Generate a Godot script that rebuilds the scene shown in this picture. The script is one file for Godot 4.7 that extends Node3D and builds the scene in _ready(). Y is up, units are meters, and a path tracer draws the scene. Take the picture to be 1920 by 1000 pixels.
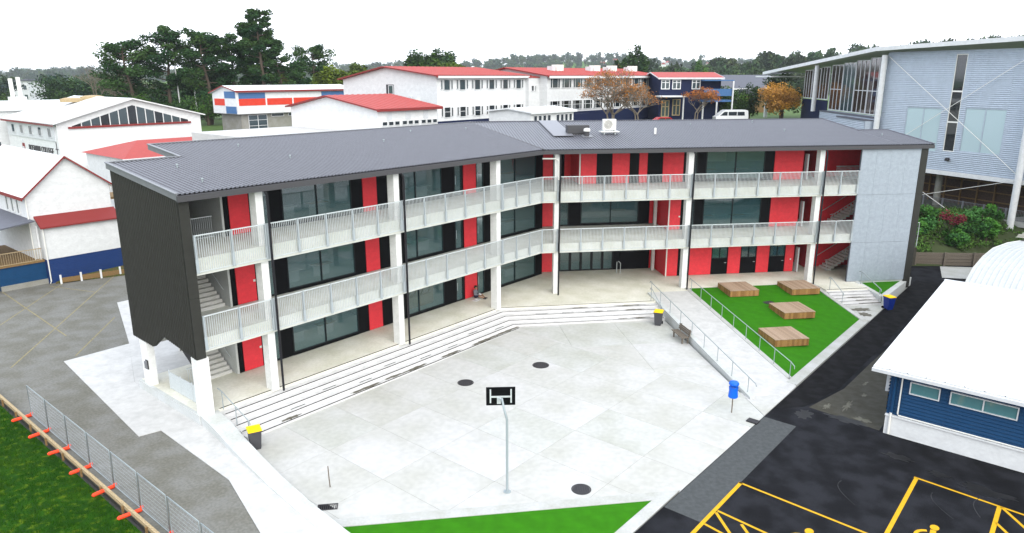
extends Node3D

const TL := deg_to_rad(49.7)
const TR := deg_to_rad(8.3)
const BEND := Vector3(2.15, 0, -52.0)
const MIT := 0.378
var BL := Transform3D(Basis(Vector3.UP, TL), BEND)
var BR := Transform3D(Basis(Vector3.UP, TR), BEND)
var rng := RandomNumberGenerator.new()
var M := {}
var T := {}
var used := {}
var boxes := {}


# ---------- mesh builder: triangles are given counter-clockwise as seen from outside ----------
class MB:
	var v := PackedVector3Array()
	var n := PackedVector3Array()
	var c := PackedColorArray()
	var uv := PackedVector2Array()
	var col := Color.WHITE
	func tri(a: Vector3, b: Vector3, d: Vector3) -> void:
		var nn := (b - a).cross(d - a).normalized()
		v.append(a); v.append(d); v.append(b)
		for i in 3:
			n.append(nn); c.append(col)
	func quad(a: Vector3, b: Vector3, d: Vector3, e: Vector3) -> void:
		tri(a, b, d); tri(a, d, e)
	func box(x: Transform3D, s: Vector3) -> void:
		var h := s * 0.5
		var p := []
		for i in 8:
			p.append(x * Vector3(h.x if i & 1 else -h.x, h.y if i & 2 else -h.y, h.z if i & 4 else -h.z))
		quad(p[4], p[5], p[7], p[6]); quad(p[1], p[0], p[2], p[3]); quad(p[0], p[4], p[6], p[2])
		quad(p[5], p[1], p[3], p[7]); quad(p[6], p[7], p[3], p[2]); quad(p[0], p[1], p[5], p[4])
	func span(a: Vector3, b: Vector3) -> void:
		box(Transform3D(Basis(), (a + b) * 0.5), (b - a).abs())
	func chamfer(x: Transform3D, s: Vector3, k: float) -> void:
		var h := s * 0.5
		var g := h - Vector3(k, k, k)
		for ax in 3:
			var o := (ax + 1) % 3
			var w := (ax + 2) % 3
			for sg in [-1.0, 1.0]:
				var f := []
				for q in [[-1, -1], [1, -1], [1, 1], [-1, 1]]:
					var r := Vector3.ZERO
					r[ax] = h[ax] * sg; r[o] = g[o] * q[0]; r[w] = g[w] * q[1]
					f.append(x * r)
				if sg > 0: quad(f[0], f[1], f[2], f[3])
				else: quad(f[3], f[2], f[1], f[0])
			for s1 in [-1.0, 1.0]:
				for s2 in [-1.0, 1.0]:
					var e := []
					for q in [[0, -1], [1, -1], [1, 1], [0, 1]]:
						var r := Vector3.ZERO
						r[ax] = g[ax] * q[1]
						r[o] = (h[o] if q[0] == 0 else g[o]) * s1
						r[w] = (g[w] if q[0] == 0 else h[w]) * s2
						e.append(x * r)
					if s1 * s2 < 0: quad(e[0], e[1], e[2], e[3])
					else: quad(e[3], e[2], e[1], e[0])
		for i in 8:
			var d := Vector3(1 if i & 1 else -1, 1 if i & 2 else -1, 1 if i & 4 else -1)
			var a := x * Vector3(h.x * d.x, g.y * d.y, g.z * d.z)
			var b := x * Vector3(g.x * d.x, h.y * d.y, g.z * d.z)
			var e := x * Vector3(g.x * d.x, g.y * d.y, h.z * d.z)
			if d.x * d.y * d.z > 0: tri(a, b, e)
			else: tri(a, e, b)
	# poly in world x,z; heights either numbers or callables of (x, z)
	func prism(poly: PackedVector2Array, y0, y1) -> void:
		var p := poly
		if Geometry2D.is_polygon_clockwise(p):
			p = p.duplicate(); p.reverse()
		var t := Geometry2D.triangulate_polygon(p)
		var top := func(q: Vector2) -> Vector3: return Vector3(q.x, y1.call(q.x, q.y) if y1 is Callable else y1, q.y)
		var bot := func(q: Vector2) -> Vector3: return Vector3(q.x, y0.call(q.x, q.y) if y0 is Callable else y0, q.y)
		for i in range(0, t.size(), 3):
			var a := p[t[i]]; var b := p[t[i + 1]]; var d := p[t[i + 2]]
			if (b - a).cross(d - a) > 0:
				var s := b; b = d; d = s
			tri(top.call(a), top.call(b), top.call(d))
			tri(bot.call(a), bot.call(d), bot.call(b))
		for i in p.size():
			var a := p[i]; var b := p[(i + 1) % p.size()]
			var A: Vector3 = top.call(a); var B: Vector3 = top.call(b)
			var C: Vector3 = bot.call(a); var D: Vector3 = bot.call(b)
			# orient outwards
			var m := (A + B) * 0.5
			var nn := (D - C).cross(A - C)
			var out2 := Vector2((b - a).y, -(b - a).x)
			if Geometry2D.is_point_in_polygon(Vector2(m.x, m.z) + out2.normalized() * 0.002, p): out2 = -out2
			if Vector2(nn.x, nn.z).dot(out2) > 0: quad(C, D, B, A)
			else: quad(D, C, A, B)
	# extrude a polygon given in a local x,y plane from z0 to z1
	func extrude(x: Transform3D, poly: PackedVector2Array, z0: float, z1: float) -> void:
		var p := poly
		if Geometry2D.is_polygon_clockwise(p):
			p = p.duplicate(); p.reverse()
		var t := Geometry2D.triangulate_polygon(p)
		for i in range(0, t.size(), 3):
			var a := p[t[i]]; var b := p[t[i + 1]]; var d := p[t[i + 2]]
			if (b - a).cross(d - a) < 0:
				var s := b; b = d; d = s
			tri(x * Vector3(a.x, a.y, z1), x * Vector3(b.x, b.y, z1), x * Vector3(d.x, d.y, z1))
			tri(x * Vector3(a.x, a.y, z0), x * Vector3(d.x, d.y, z0), x * Vector3(b.x, b.y, z0))
		var flip := 0.0
		for i in p.size(): flip += p[i].cross(p[(i + 1) % p.size()])
		for i in p.size():
			var a := p[i]; var b := p[(i + 1) % p.size()]
			if flip < 0:
				var s := a; a = b; b = s
			quad(x * Vector3(a.x, a.y, z0), x * Vector3(b.x, b.y, z0), x * Vector3(b.x, b.y, z1), x * Vector3(a.x, a.y, z1))
	func tube(pts: Array, r, sides := 8, caps := true) -> void:
		var rings := []
		for i in pts.size():
			var d: Vector3 = (pts[mini(i + 1, pts.size() - 1)] - pts[maxi(i - 1, 0)]).normalized()
			var up := Vector3.UP if absf(d.y) < 0.9 else Vector3.RIGHT
			var a := d.cross(up).normalized()
			var b := d.cross(a).normalized()
			var rr: float = r[i] if r is Array else r
			var ring := []
			for k in sides:
				var t := TAU * k / sides
				ring.append(pts[i] + (a * cos(t) + b * sin(t)) * rr)
			rings.append(ring)
		for i in pts.size() - 1:
			for k in sides:
				var k2 := (k + 1) % sides
				sm(rings[i][k], rings[i][k2], rings[i + 1][k2], rings[i + 1][k], pts[i], pts[i + 1])
		if caps:
			for k in range(1, sides - 1):
				tri(rings[0][0], rings[0][k + 1], rings[0][k])
				var z: Array = rings[-1]
				tri(z[0], z[k], z[k + 1])
	func sm(a: Vector3, b: Vector3, d: Vector3, e: Vector3, p: Vector3, q: Vector3) -> void:
		for w in [[a, d, b], [a, e, d]]:
			for x: Vector3 in w:
				v.append(x); c.append(col)
				n.append(((x - p) if (x == a or x == b) else (x - q)).normalized())
	func lathe(x: Transform3D, prof: Array, sides := 16) -> void:
		for i in prof.size() - 1:
			var p: Vector2 = prof[i]; var q: Vector2 = prof[i + 1]
			for k in sides:
				var t0 := TAU * k / sides; var t1 := TAU * (k + 1) / sides
				var a := x * Vector3(p.x * cos(t0), p.y, p.x * sin(t0)); var b := x * Vector3(p.x * cos(t1), p.y, p.x * sin(t1))
				var d := x * Vector3(q.x * cos(t1), q.y, q.x * sin(t1)); var e := x * Vector3(q.x * cos(t0), q.y, q.x * sin(t0))
				if q.x > 0.0001: tri(a, e, d)
				if p.x > 0.0001: tri(a, d, b)
	# sheet folded into ribs: profile = [[offset along, height out], ...] repeated; runs from lo(s) to hi(s)
	func ribbed(o: Vector3, along: Vector3, across: Vector3, out: Vector3, length: float, pitch: float, prof: Array, lo: Callable, hi: Callable) -> void:
		var pts := []
		var s := 0.0
		while s < length:
			for q in prof:
				if s + q[0] * pitch < length: pts.append([s + q[0] * pitch, q[1]])
			s += pitch
		pts.append([length, prof[0][1]])
		var flip := along.cross(across).dot(out) < 0
		for i in pts.size() - 1:
			var a: Array = pts[i]; var b: Array = pts[i + 1]
			var l0: float = lo.call(a[0]); var l1: float = lo.call(b[0]); var h0: float = hi.call(a[0]); var h1: float = hi.call(b[0])
			if h0 <= l0 and h1 <= l1: continue
			var A: Vector3 = o + along * a[0] + out * a[1]; var B: Vector3 = o + along * b[0] + out * b[1]
			if flip: quad(B + across * l1, A + across * l0, A + across * h0, B + across * h1)
			else: quad(A + across * l0, B + across * l1, B + across * h1, A + across * h0)
	func mesh() -> ArrayMesh:
		var m := ArrayMesh.new()
		var arr := []
		arr.resize(Mesh.ARRAY_MAX)
		arr[Mesh.ARRAY_VERTEX] = v; arr[Mesh.ARRAY_NORMAL] = n; arr[Mesh.ARRAY_COLOR] = c
		if uv.size() == v.size(): arr[Mesh.ARRAY_TEX_UV] = uv
		m.add_surface_from_arrays(Mesh.PRIMITIVE_TRIANGLES, arr)
		return m


# ---------- scene helpers ----------
func named(s: String) -> String:
	used[s] = used.get(s, -1) + 1
	return s if used[s] == 0 else "%s_%03d" % [s, used[s]]

func thing(called: String, label: String, category: String, at := Vector3.ZERO, turn := 0.0, group := "") -> Node3D:
	var o := Node3D.new()
	o.name = named(called)
	add_child(o)
	o.position = at; o.rotation.y = turn
	tag(o, label, category, group)
	return o

func tag(o: Node3D, label: String, category: String, group := "") -> void:
	o.set_meta("label", label); o.set_meta("category", category)
	if group != "": o.set_meta("group", group)

func part(parent: Node, called: String, mesh: Mesh, mat: Material, x := Transform3D()) -> MeshInstance3D:
	var o := MeshInstance3D.new()
	o.name = called if parent != self else named(called)
	o.mesh = mesh
	o.material_override = mat
	o.transform = x
	parent.add_child(o, true)
	return o

func structure(called: String, mesh: Mesh, mat: Material, label: String, category: String) -> MeshInstance3D:
	var o := part(self, called, mesh, mat)
	o.set_meta("kind", "structure")
	tag(o, label, category)
	return o

func bmesh(s: Vector3) -> ArrayMesh:
	var k := "%.3f,%.3f,%.3f" % [s.x, s.y, s.z]
	if not boxes.has(k):
		var b := MB.new()
		b.box(Transform3D(), s)
		boxes[k] = b.mesh()
	return boxes[k]

func wbox(parent: Node, called: String, mat: Material, W: Transform3D, u0: float, u1: float, h0: float, h1: float, v0: float, v1: float) -> MeshInstance3D:
	return part(parent, called, bmesh(Vector3(u1 - u0, h1 - h0, v1 - v0)), mat, W * Transform3D(Basis(), Vector3((u0 + u1) / 2, (h0 + h1) / 2, -(v0 + v1) / 2)))

func l2(u: float, v: float) -> Vector2:
	var p := BL * Vector3(u, 0, -v)
	return Vector2(p.x, p.z)
func r2(u: float, v: float) -> Vector2:
	var p := BR * Vector3(u, 0, -v)
	return Vector2(p.x, p.z)
func L3(u: float, h: float, v: float) -> Vector3: return BL * Vector3(u, h, -v)
func R3(u: float, h: float, v: float) -> Vector3: return BR * Vector3(u, h, -v)
func lv(x: float, z: float) -> Vector2:
	var p := BL.affine_inverse() * Vector3(x, 0, z)
	return Vector2(p.x, -p.z)
func rv(x: float, z: float) -> Vector2:
	var p := BR.affine_inverse() * Vector3(x, 0, z)
	return Vector2(p.x, -p.z)
func meet(v: float, w: float) -> Vector2:   # where the left-wing line v meets the right-wing line w
	return Geometry2D.line_intersects_line(l2(0, v), l2(1, v) - l2(0, v), r2(0, w), r2(1, w) - r2(0, w))


# ---------- textures and materials ----------
func noise_img(seed_: int, freq: float, oct: int, size := 512, kind := FastNoiseLite.TYPE_SIMPLEX_SMOOTH) -> Image:
	var f := FastNoiseLite.new()
	f.noise_type = kind
	f.seed = seed_; f.frequency = freq; f.fractal_octaves = oct
	return f.get_seamless_image(size, size, false, false, 0.15, true)

# grey modulation: value = 1 - a*coarse - b*fine (clamped), as a colour texture
func blotch(seed_: int, fc: float, ff: float, a: float, b: float, edge := 0.0, tint := Color(1, 1, 1)) -> ImageTexture:
	var A := noise_img(seed_, fc, 4)
	var B := noise_img(seed_ + 7, ff, 3)
	var im := Image.create(512, 512, true, Image.FORMAT_RGB8)
	for y in 512:
		for x in 512:
			var p := A.get_pixel(x, y).r
			if edge > 0.0: p = smoothstep(0.5 - edge, 0.5 + edge, p)
			var q := B.get_pixel(x, y).r
			var k := clampf(1.0 - a * p - b * q, 0, 1)
			im.set_pixel(x, y, Color(k * lerpf(1.0, tint.r, p), k * lerpf(1.0, tint.g, p), k * lerpf(1.0, tint.b, p)))
	im.generate_mipmaps()
	return ImageTexture.create_from_image(im)

func mixtex(seed_: int, fc: float, ff: float, ca: Color, cb: Color, cc: Color) -> ImageTexture:
	var A := noise_img(seed_, fc, 4)
	var B := noise_img(seed_ + 7, ff, 2)
	var im := Image.create(512, 512, true, Image.FORMAT_RGB8)
	for y in 512:
		for x in 512:
			var k := ca.lerp(cb, smoothstep(0.3, 0.7, A.get_pixel(x, y).r))
			im.set_pixel(x, y, k.lerp(cc, smoothstep(0.45, 0.95, B.get_pixel(x, y).r)))
	im.generate_mipmaps()
	return ImageTexture.create_from_image(im)

func mat(key: String, col: Color, rough := 0.8, tex := "", metres := 6.0, metal := 0.0) -> StandardMaterial3D:
	var m := StandardMaterial3D.new()
	m.resource_name = key
	m.albedo_color = col
	m.roughness = rough
	m.metallic = metal
	m.metallic_specular = 0.2 if key in ["black", "clad", "asphalt", "asphnew", "turf", "lawn", "field", "oldpave", "fascia", "nosing", "bluewall", "shedblue", "navy", "oldpatch", "rubber"] else 0.35
	if tex != "":
		m.albedo_texture = T[tex]
		m.uv1_triplanar = true
		m.uv1_world_triplanar = true
		m.uv1_scale = Vector3.ONE / metres
	M[key] = m
	return m

func leafmat(key: String, back := 0.06) -> StandardMaterial3D:
	var m := mat(key, Color.WHITE, 0.75)
	m.vertex_color_use_as_albedo = true
	m.metallic_specular = 0.15
	m.cull_mode = BaseMaterial3D.CULL_DISABLED
	if back > 0:
		m.backlight_enabled = true
		m.backlight = Color(back * 0.8, back, back * 0.4)
	return m

func make_materials() -> void:
	T.fine = blotch(3, 0.01, 0.12, 0.10, 0.10)
	T.conc = blotch(11, 0.006, 0.06, 0.075, 0.07, 0.0, Color(0.97, 0.97, 0.93))
	T.stain = blotch(21, 0.012, 0.10, 0.13, 0.10, 0.3, Color(0.96, 0.95, 0.88))
	T.asph = blotch(31, 0.008, 0.25, 0.30, 0.30, 0.35)
	T.old = blotch(41, 0.007, 0.09, 0.09, 0.16, 0.5, Color(0.98, 0.97, 0.93))
	T.wood = blotch(51, 0.02, 0.2, 0.28, 0.2)
	T.wash = blotch(61, 0.012, 0.04, 0.09, 0.06)
	T.lawn = mixtex(71, 0.009, 0.02, Color(0.10, 0.235, 0.03), Color(0.13, 0.28, 0.03), Color(0.30, 0.38, 0.05))
	T.streak = blotch(111, 0.02, 0.15, 0.16, 0.22)
	T.field = mixtex(81, 0.01, 0.09, Color(0.24, 0.38, 0.12), Color(0.30, 0.44, 0.13), Color(0.36, 0.40, 0.18))
	T.soil = mixtex(91, 0.02, 0.08, Color(0.32, 0.27, 0.17), Color(0.22, 0.30, 0.10), Color(0.46, 0.38, 0.25))
	T.turf = blotch(101, 0.006, 0.35, 0.10, 0.30)
	mat("court", Color(0.75, 0.75, 0.75), 0.85, "conc", 13.0)
	mat("court1", Color(0.735, 0.74, 0.735), 0.85, "conc", 11.0)
	mat("court2", Color(0.76, 0.76, 0.765), 0.85, "conc", 15.0)
	mat("scuff", Color(0.25, 0.255, 0.265), 0.8, "asph", 2.0)
	mat("stepconc", Color(0.84, 0.84, 0.84), 0.85, "wash", 5.0)
	mat("apron", Color(0.77, 0.77, 0.765), 0.85, "wash", 8.0)
	mat("terrace", Color(0.875, 0.87, 0.835), 0.7, "conc", 7.0)
	mat("balcony", Color(0.865, 0.875, 0.865), 0.7, "conc", 5.0)
	mat("kerb", Color(0.72, 0.725, 0.725), 0.85, "conc", 5.0)
	mat("wallconc", Color(0.78, 0.795, 0.805), 0.85, "conc", 5.0)
	mat("joint", Color(0.44, 0.44, 0.43), 0.9)
	mat("precast", Color(0.92, 0.925, 0.92), 0.8, "wash", 3.0)
	mat("nosing", Color(0.10, 0.095, 0.10), 0.8)
	mat("damp", Color(0.40, 0.385, 0.34), 0.35, "old", 2.0)
	mat("asphalt", Color(0.165, 0.17, 0.19), 0.8, "asph", 7.0)
	mat("asphnew", Color(0.13, 0.13, 0.14), 0.8, "asph", 4.0)
	mat("wetdark", Color(0.11, 0.11, 0.12), 0.5, "asph", 3.0)
	mat("oldpave", Color(0.50, 0.50, 0.485), 0.9, "old", 8.0)
	mat("oldpatch", Color(0.31, 0.305, 0.28), 0.75, "old", 2.6)
	mat("gutter", Color(0.33, 0.345, 0.35), 0.8, "streak", 3.0)
	mat("palestain", Color(0.43, 0.425, 0.385), 0.8, "old", 2.0)
	mat("turf", Color(0.235, 0.53, 0.07), 0.9, "turf", 2.4)
	mat("lawn", Color(1, 1, 1), 0.95, "lawn", 5.0)
	mat("field", Color(1, 1, 1), 0.95, "field", 14.0)
	mat("soil", Color(1, 1, 1), 0.95, "soil", 5.0)
	mat("yellow", Color(0.84, 0.65, 0.06), 0.7, "fine", 1.5)
	mat("oldline", Color(0.58, 0.545, 0.43), 0.8, "stain", 1.0)
	mat("whiteline", Color(0.85, 0.86, 0.86), 0.7, "fine", 1.5)
	mat("roof", Color(0.40, 0.405, 0.435), 0.42, "wash", 5.0, 0.0)
	mat("polegrey", Color(0.56, 0.60, 0.615), 0.4)
	mat("postgrey", Color(0.60, 0.635, 0.655), 0.45)
	mat("roofpale", Color(0.43, 0.435, 0.46), 0.4)
	mat("flash", Color(0.47, 0.48, 0.50), 0.4, "wash", 3.0)
	mat("fascia", Color(0.285, 0.285, 0.295), 0.5)
	mat("clad", Color(0.22, 0.222, 0.21), 0.5, "wash", 4.0)
	mat("red", Color(0.92, 0.24, 0.28), 0.5, "wash", 3.0)
	mat("black", Color(0.05, 0.055, 0.065), 0.45)
	mat("frame", Color(0.07, 0.075, 0.085), 0.4)
	mat("galv", Color(0.82, 0.85, 0.86), 0.45, "fine", 0.8, 0.1)
	mat("pipe", Color(0.11, 0.11, 0.13), 0.4)
	mat("greypanel", Color(0.61, 0.65, 0.69), 0.35, "wash", 2.5)
	mat("inside", Color(0.56, 0.56, 0.54), 0.9)
	mat("insidewood", Color(0.74, 0.60, 0.36), 0.7, "wood", 1.0)
	mat("stairconc", Color(0.84, 0.84, 0.84), 0.85, "conc", 2.0)
	mat("white", Color(0.87, 0.88, 0.885), 0.6, "wash", 4.0)
	mat("whiteroof", Color(0.87, 0.88, 0.885), 0.5, "wash", 6.0)
	mat("archroof", Color(0.73, 0.745, 0.75), 0.5, "wash", 4.0)
	mat("battens", Color(0.40, 0.32, 0.26), 0.8, "wood", 2.0)
	mat("offwhite", Color(0.82, 0.835, 0.85), 0.65, "wash", 4.0)
	mat("redroof", Color(0.65, 0.235, 0.205), 0.6, "wash", 5.0)
	mat("redtrim", Color(0.48, 0.17, 0.165), 0.6)
	mat("bluewall", Color(0.14, 0.235, 0.43), 0.55, "wash", 3.0)
	mat("shedblue", Color(0.11, 0.265, 0.415), 0.5, "wash", 3.0)
	mat("navy", Color(0.11, 0.14, 0.25), 0.6)
	mat("skyblue", Color(0.27, 0.43, 0.62), 0.6, "wash", 3.0)
	mat("orangered", Color(0.83, 0.25, 0.17), 0.6, "wash", 3.0)
	mat("greyroof", Color(0.36, 0.37, 0.41), 0.6, "wash", 4.0)
	mat("block", Color(0.62, 0.62, 0.60), 0.85, "old", 4.0)
	mat("silver", Color(0.70, 0.745, 0.80), 0.4, "wash", 5.0, 0.1)
	mat("palepanel", Color(0.66, 0.74, 0.76), 0.35)
	mat("darkframe", Color(0.17, 0.15, 0.14), 0.8, "wood", 2.0)
	mat("timber", Color(0.62, 0.50, 0.33), 0.8, "wood", 1.2)
	mat("paletimber", Color(0.83, 0.74, 0.58), 0.75, "wood", 1.0)
	mat("oldtimber", Color(0.55, 0.51, 0.46), 0.85, "wood", 0.8)
	for i in 3:
		mat("deck%d" % i, [Color(0.79, 0.68, 0.575), Color(0.74, 0.63, 0.53), Color(0.82, 0.71, 0.61)][i], 0.65, "wood", 0.7)
		mat("edge%d" % i, [Color(0.80, 0.61, 0.38), Color(0.74, 0.55, 0.33), Color(0.68, 0.50, 0.30)][i], 0.65, "wood", 0.6)
	mat("iron", Color(0.23, 0.225, 0.235), 0.6, "fine", 0.3)
	mat("bingrey", Color(0.27, 0.27, 0.285), 0.5)
	mat("binyellow", Color(0.95, 0.78, 0.05), 0.45)
	mat("binblue", Color(0.04, 0.15, 0.47), 0.4)
	mat("litterblue", Color(0.03, 0.36, 0.80), 0.35)
	mat("rubber", Color(0.06, 0.06, 0.065), 0.7)
	mat("coneorange", Color(0.92, 0.27, 0.14), 0.55)
	mat("bark", Color(0.42, 0.37, 0.32), 0.9, "wood", 1.0)
	mat("palebark", Color(0.58, 0.54, 0.48), 0.9, "wood", 1.0)
	mat("plastic", Color(0.86, 0.86, 0.84), 0.4)
	mat("carred", Color(0.66, 0.05, 0.09), 0.25)
	mat("carwhite", Color(0.88, 0.89, 0.90), 0.25)
	leafmat("leaf"); leafmat("blade", 0.05)
	var cc := mat("tint", Color.WHITE, 0.75)
	cc.vertex_color_use_as_albedo = true
	var g := mat("glass", Color(0.28, 0.44, 0.46, 0.35), 0.03)
	g.transparency = BaseMaterial3D.TRANSPARENCY_ALPHA
	g.metallic_specular = 0.75
	var dg := mat("darkglass", Color(0.09, 0.115, 0.13), 0.04)
	dg.metallic_specular = 0.7
	var bg := mat("brownglass", Color(0.20, 0.15, 0.145), 0.06)
	bg.metallic_specular = 0.6
	var tg := mat("tealglass", Color(0.30, 0.47, 0.49), 0.08)
	tg.metallic_specular = 0.6
	var mg := mat("midglass", Color(0.22, 0.27, 0.29), 0.05)
	mg.metallic_specular = 0.7
	var wm := mat("wire", Color(0.68, 0.71, 0.74), 0.5)
	wm.metallic = 0.2

# ---------- the school building ----------
func window(parent: Node, W: Transform3D, u0: float, u1: float, h0: float, h1: float, v: float, muls: Array, trans := [], glass := "glass", fr := "frame", called := "window", fw := 0.07) -> MeshInstance3D:
	var b := MB.new()
	b.span(Vector3(u0, h0, -v - 0.06), Vector3(u0 + fw, h1, -v + 0.05))
	b.span(Vector3(u1 - fw, h0, -v - 0.06), Vector3(u1, h1, -v + 0.05))
	b.span(Vector3(u0 + fw, h0, -v - 0.06), Vector3(u1 - fw, h0 + fw, -v + 0.047))
	b.span(Vector3(u0 + fw, h1 - fw, -v - 0.06), Vector3(u1 - fw, h1, -v + 0.047))
	var us: Array = [u0 + fw]
	for m in muls:
		b.span(Vector3(m - fw * 0.6, h0 + fw, -v - 0.06), Vector3(m + fw * 0.6, h1 - fw, -v + 0.044))
		us.append(m - fw * 0.6); us.append(m + fw * 0.6)
	us.append(u1 - fw)
	var hs: Array = [h0 + fw]
	for t in trans:
		for i in range(0, us.size(), 2):
			b.span(Vector3(us[i], t - fw * 0.4, -v - 0.055), Vector3(us[i + 1], t + fw * 0.4, -v + 0.04))
		hs.append(t - fw * 0.4); hs.append(t + fw * 0.4)
	hs.append(h1 - fw)
	var o := part(parent, called, b.mesh(), M[fr], W)
	for i in range(0, us.size(), 2):
		for j in range(0, hs.size(), 2):
			part(o, "pane", bmesh(Vector3(us[i + 1] - us[i], hs[j + 1] - hs[j], 0.012)), M[glass], Transform3D(Basis(), Vector3((us[i] + us[i + 1]) / 2, (hs[j] + hs[j + 1]) / 2, -v - 0.01)))
	return o

var rails := {}
func rail_mesh(length: float, height: float, gap := 0.105) -> ArrayMesh:
	var k := "%.2f,%.2f" % [length, height]
	if rails.has(k): return rails[k]
	var b := MB.new()
	b.span(Vector3(-length / 2, height - 0.05, -0.03), Vector3(length / 2, height, 0.03))
	b.span(Vector3(-length / 2, 0.02, -0.012), Vector3(length / 2, 0.07, 0.012))
	var n := int(length / gap)
	for i in n:
		var x := -length / 2 + (i + 0.5) * length / n
		b.span(Vector3(x - 0.0095, 0.07, -0.016), Vector3(x + 0.0095, height - 0.05, 0.016))
	rails[k] = b.mesh()
	return rails[k]

func balustrade(parent: Node, W: Transform3D, u0: float, u1: float, h0: float, h1: float, v: float, n: int) -> void:
	var w := (u1 - u0) / n
	var plate := MB.new()
	plate.span(Vector3(-0.032, 0, -0.05), Vector3(0.032, h1 - h0, 0.05))
	plate.span(Vector3(-0.07, 0, 0.05), Vector3(0.07, 0.66, 0.064))
	var pm := plate.mesh()
	for i in n:
		part(parent, "railing", rail_mesh(w - 0.05, h1 - h0), M.galv, W * Transform3D(Basis(), Vector3(u0 + (i + 0.5) * w, h0, -v)))
	for i in n + 1:
		part(parent, "railing_post", pm, M.postgrey, W * Transform3D(Basis(), Vector3(u0 + i * w, h0, -v)))

func stair_flight(parent: Node, W: Transform3D, u0: float, u1: float, h0: float, v0: float, n: int, rise: float, go: float) -> void:
	for i in n:
		wbox(parent, "stair_tread", M.stairconc, W, u0, u1, h0 + i * rise - (0.12 if i else 0.0), h0 + (i + 1) * rise, v0 + i * go, v0 + (i + 1) * go + 0.03)

func facade(b: Node3D, W: Transform3D, items: Array, h0: float, h1: float, v: float) -> void:
	for it in items:
		var u0: float = it[1]; var u1: float = it[2]
		match it[0]:
			"r": wbox(b, "red_panel", M.red, W, u0 + 0.008, u1 - 0.008, h0 + 0.04, h1, v - 0.03, v + 0.12)
			"k": wbox(b, "black_panel", M.black, W, u0 + 0.008, u1 - 0.008, h0 + 0.02, h1, v, v + 0.12)
			"w": window(b, W, u0, u1, h0 + 0.16, h1, v + 0.02, it[3] if it.size() > 3 else [], [], "glass"); wbox(b, "black_panel", M.black, W, u0, u1, h0 + 0.01, h0 + 0.155, v - 0.01, v + 0.12)
			"d":
				var d := window(b, W, u0, u1, h0 + 0.03, h1, v + 0.03, [], [h0 + 2.25], "glass", "frame", "door", 0.09)
				var hb := MB.new()
				hb.tube([Vector3(u0 + 0.13, h0 + 0.85, -v + 0.05), Vector3(u0 + 0.13, h0 + 1.45, -v + 0.05)], 0.018, 6)
				part(d, "handle", hb.mesh(), M.galv)
			"s":   # solid door with a window in its upper half
				window(b, W, u0 + 0.02, u1 - 0.02, h0 + 1.35, h1, v + 0.03, [(u0 + u1) / 2], [], "glass", "frame", "window", 0.06)
				var d := wbox(b, "door", M.black, W, u0 + 0.01, u1 - 0.01, h0 + 0.02, h0 + 1.345, v + 0.01, v + 0.1)
				var hb := MB.new()
				hb.box(Transform3D(), Vector3(0.16, 0.035, 0.05))
				part(d, "handle", hb.mesh(), M.galv, Transform3D(Basis(), Vector3((u1 - u0) * 0.36, 0.3, 0.07)))

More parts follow.
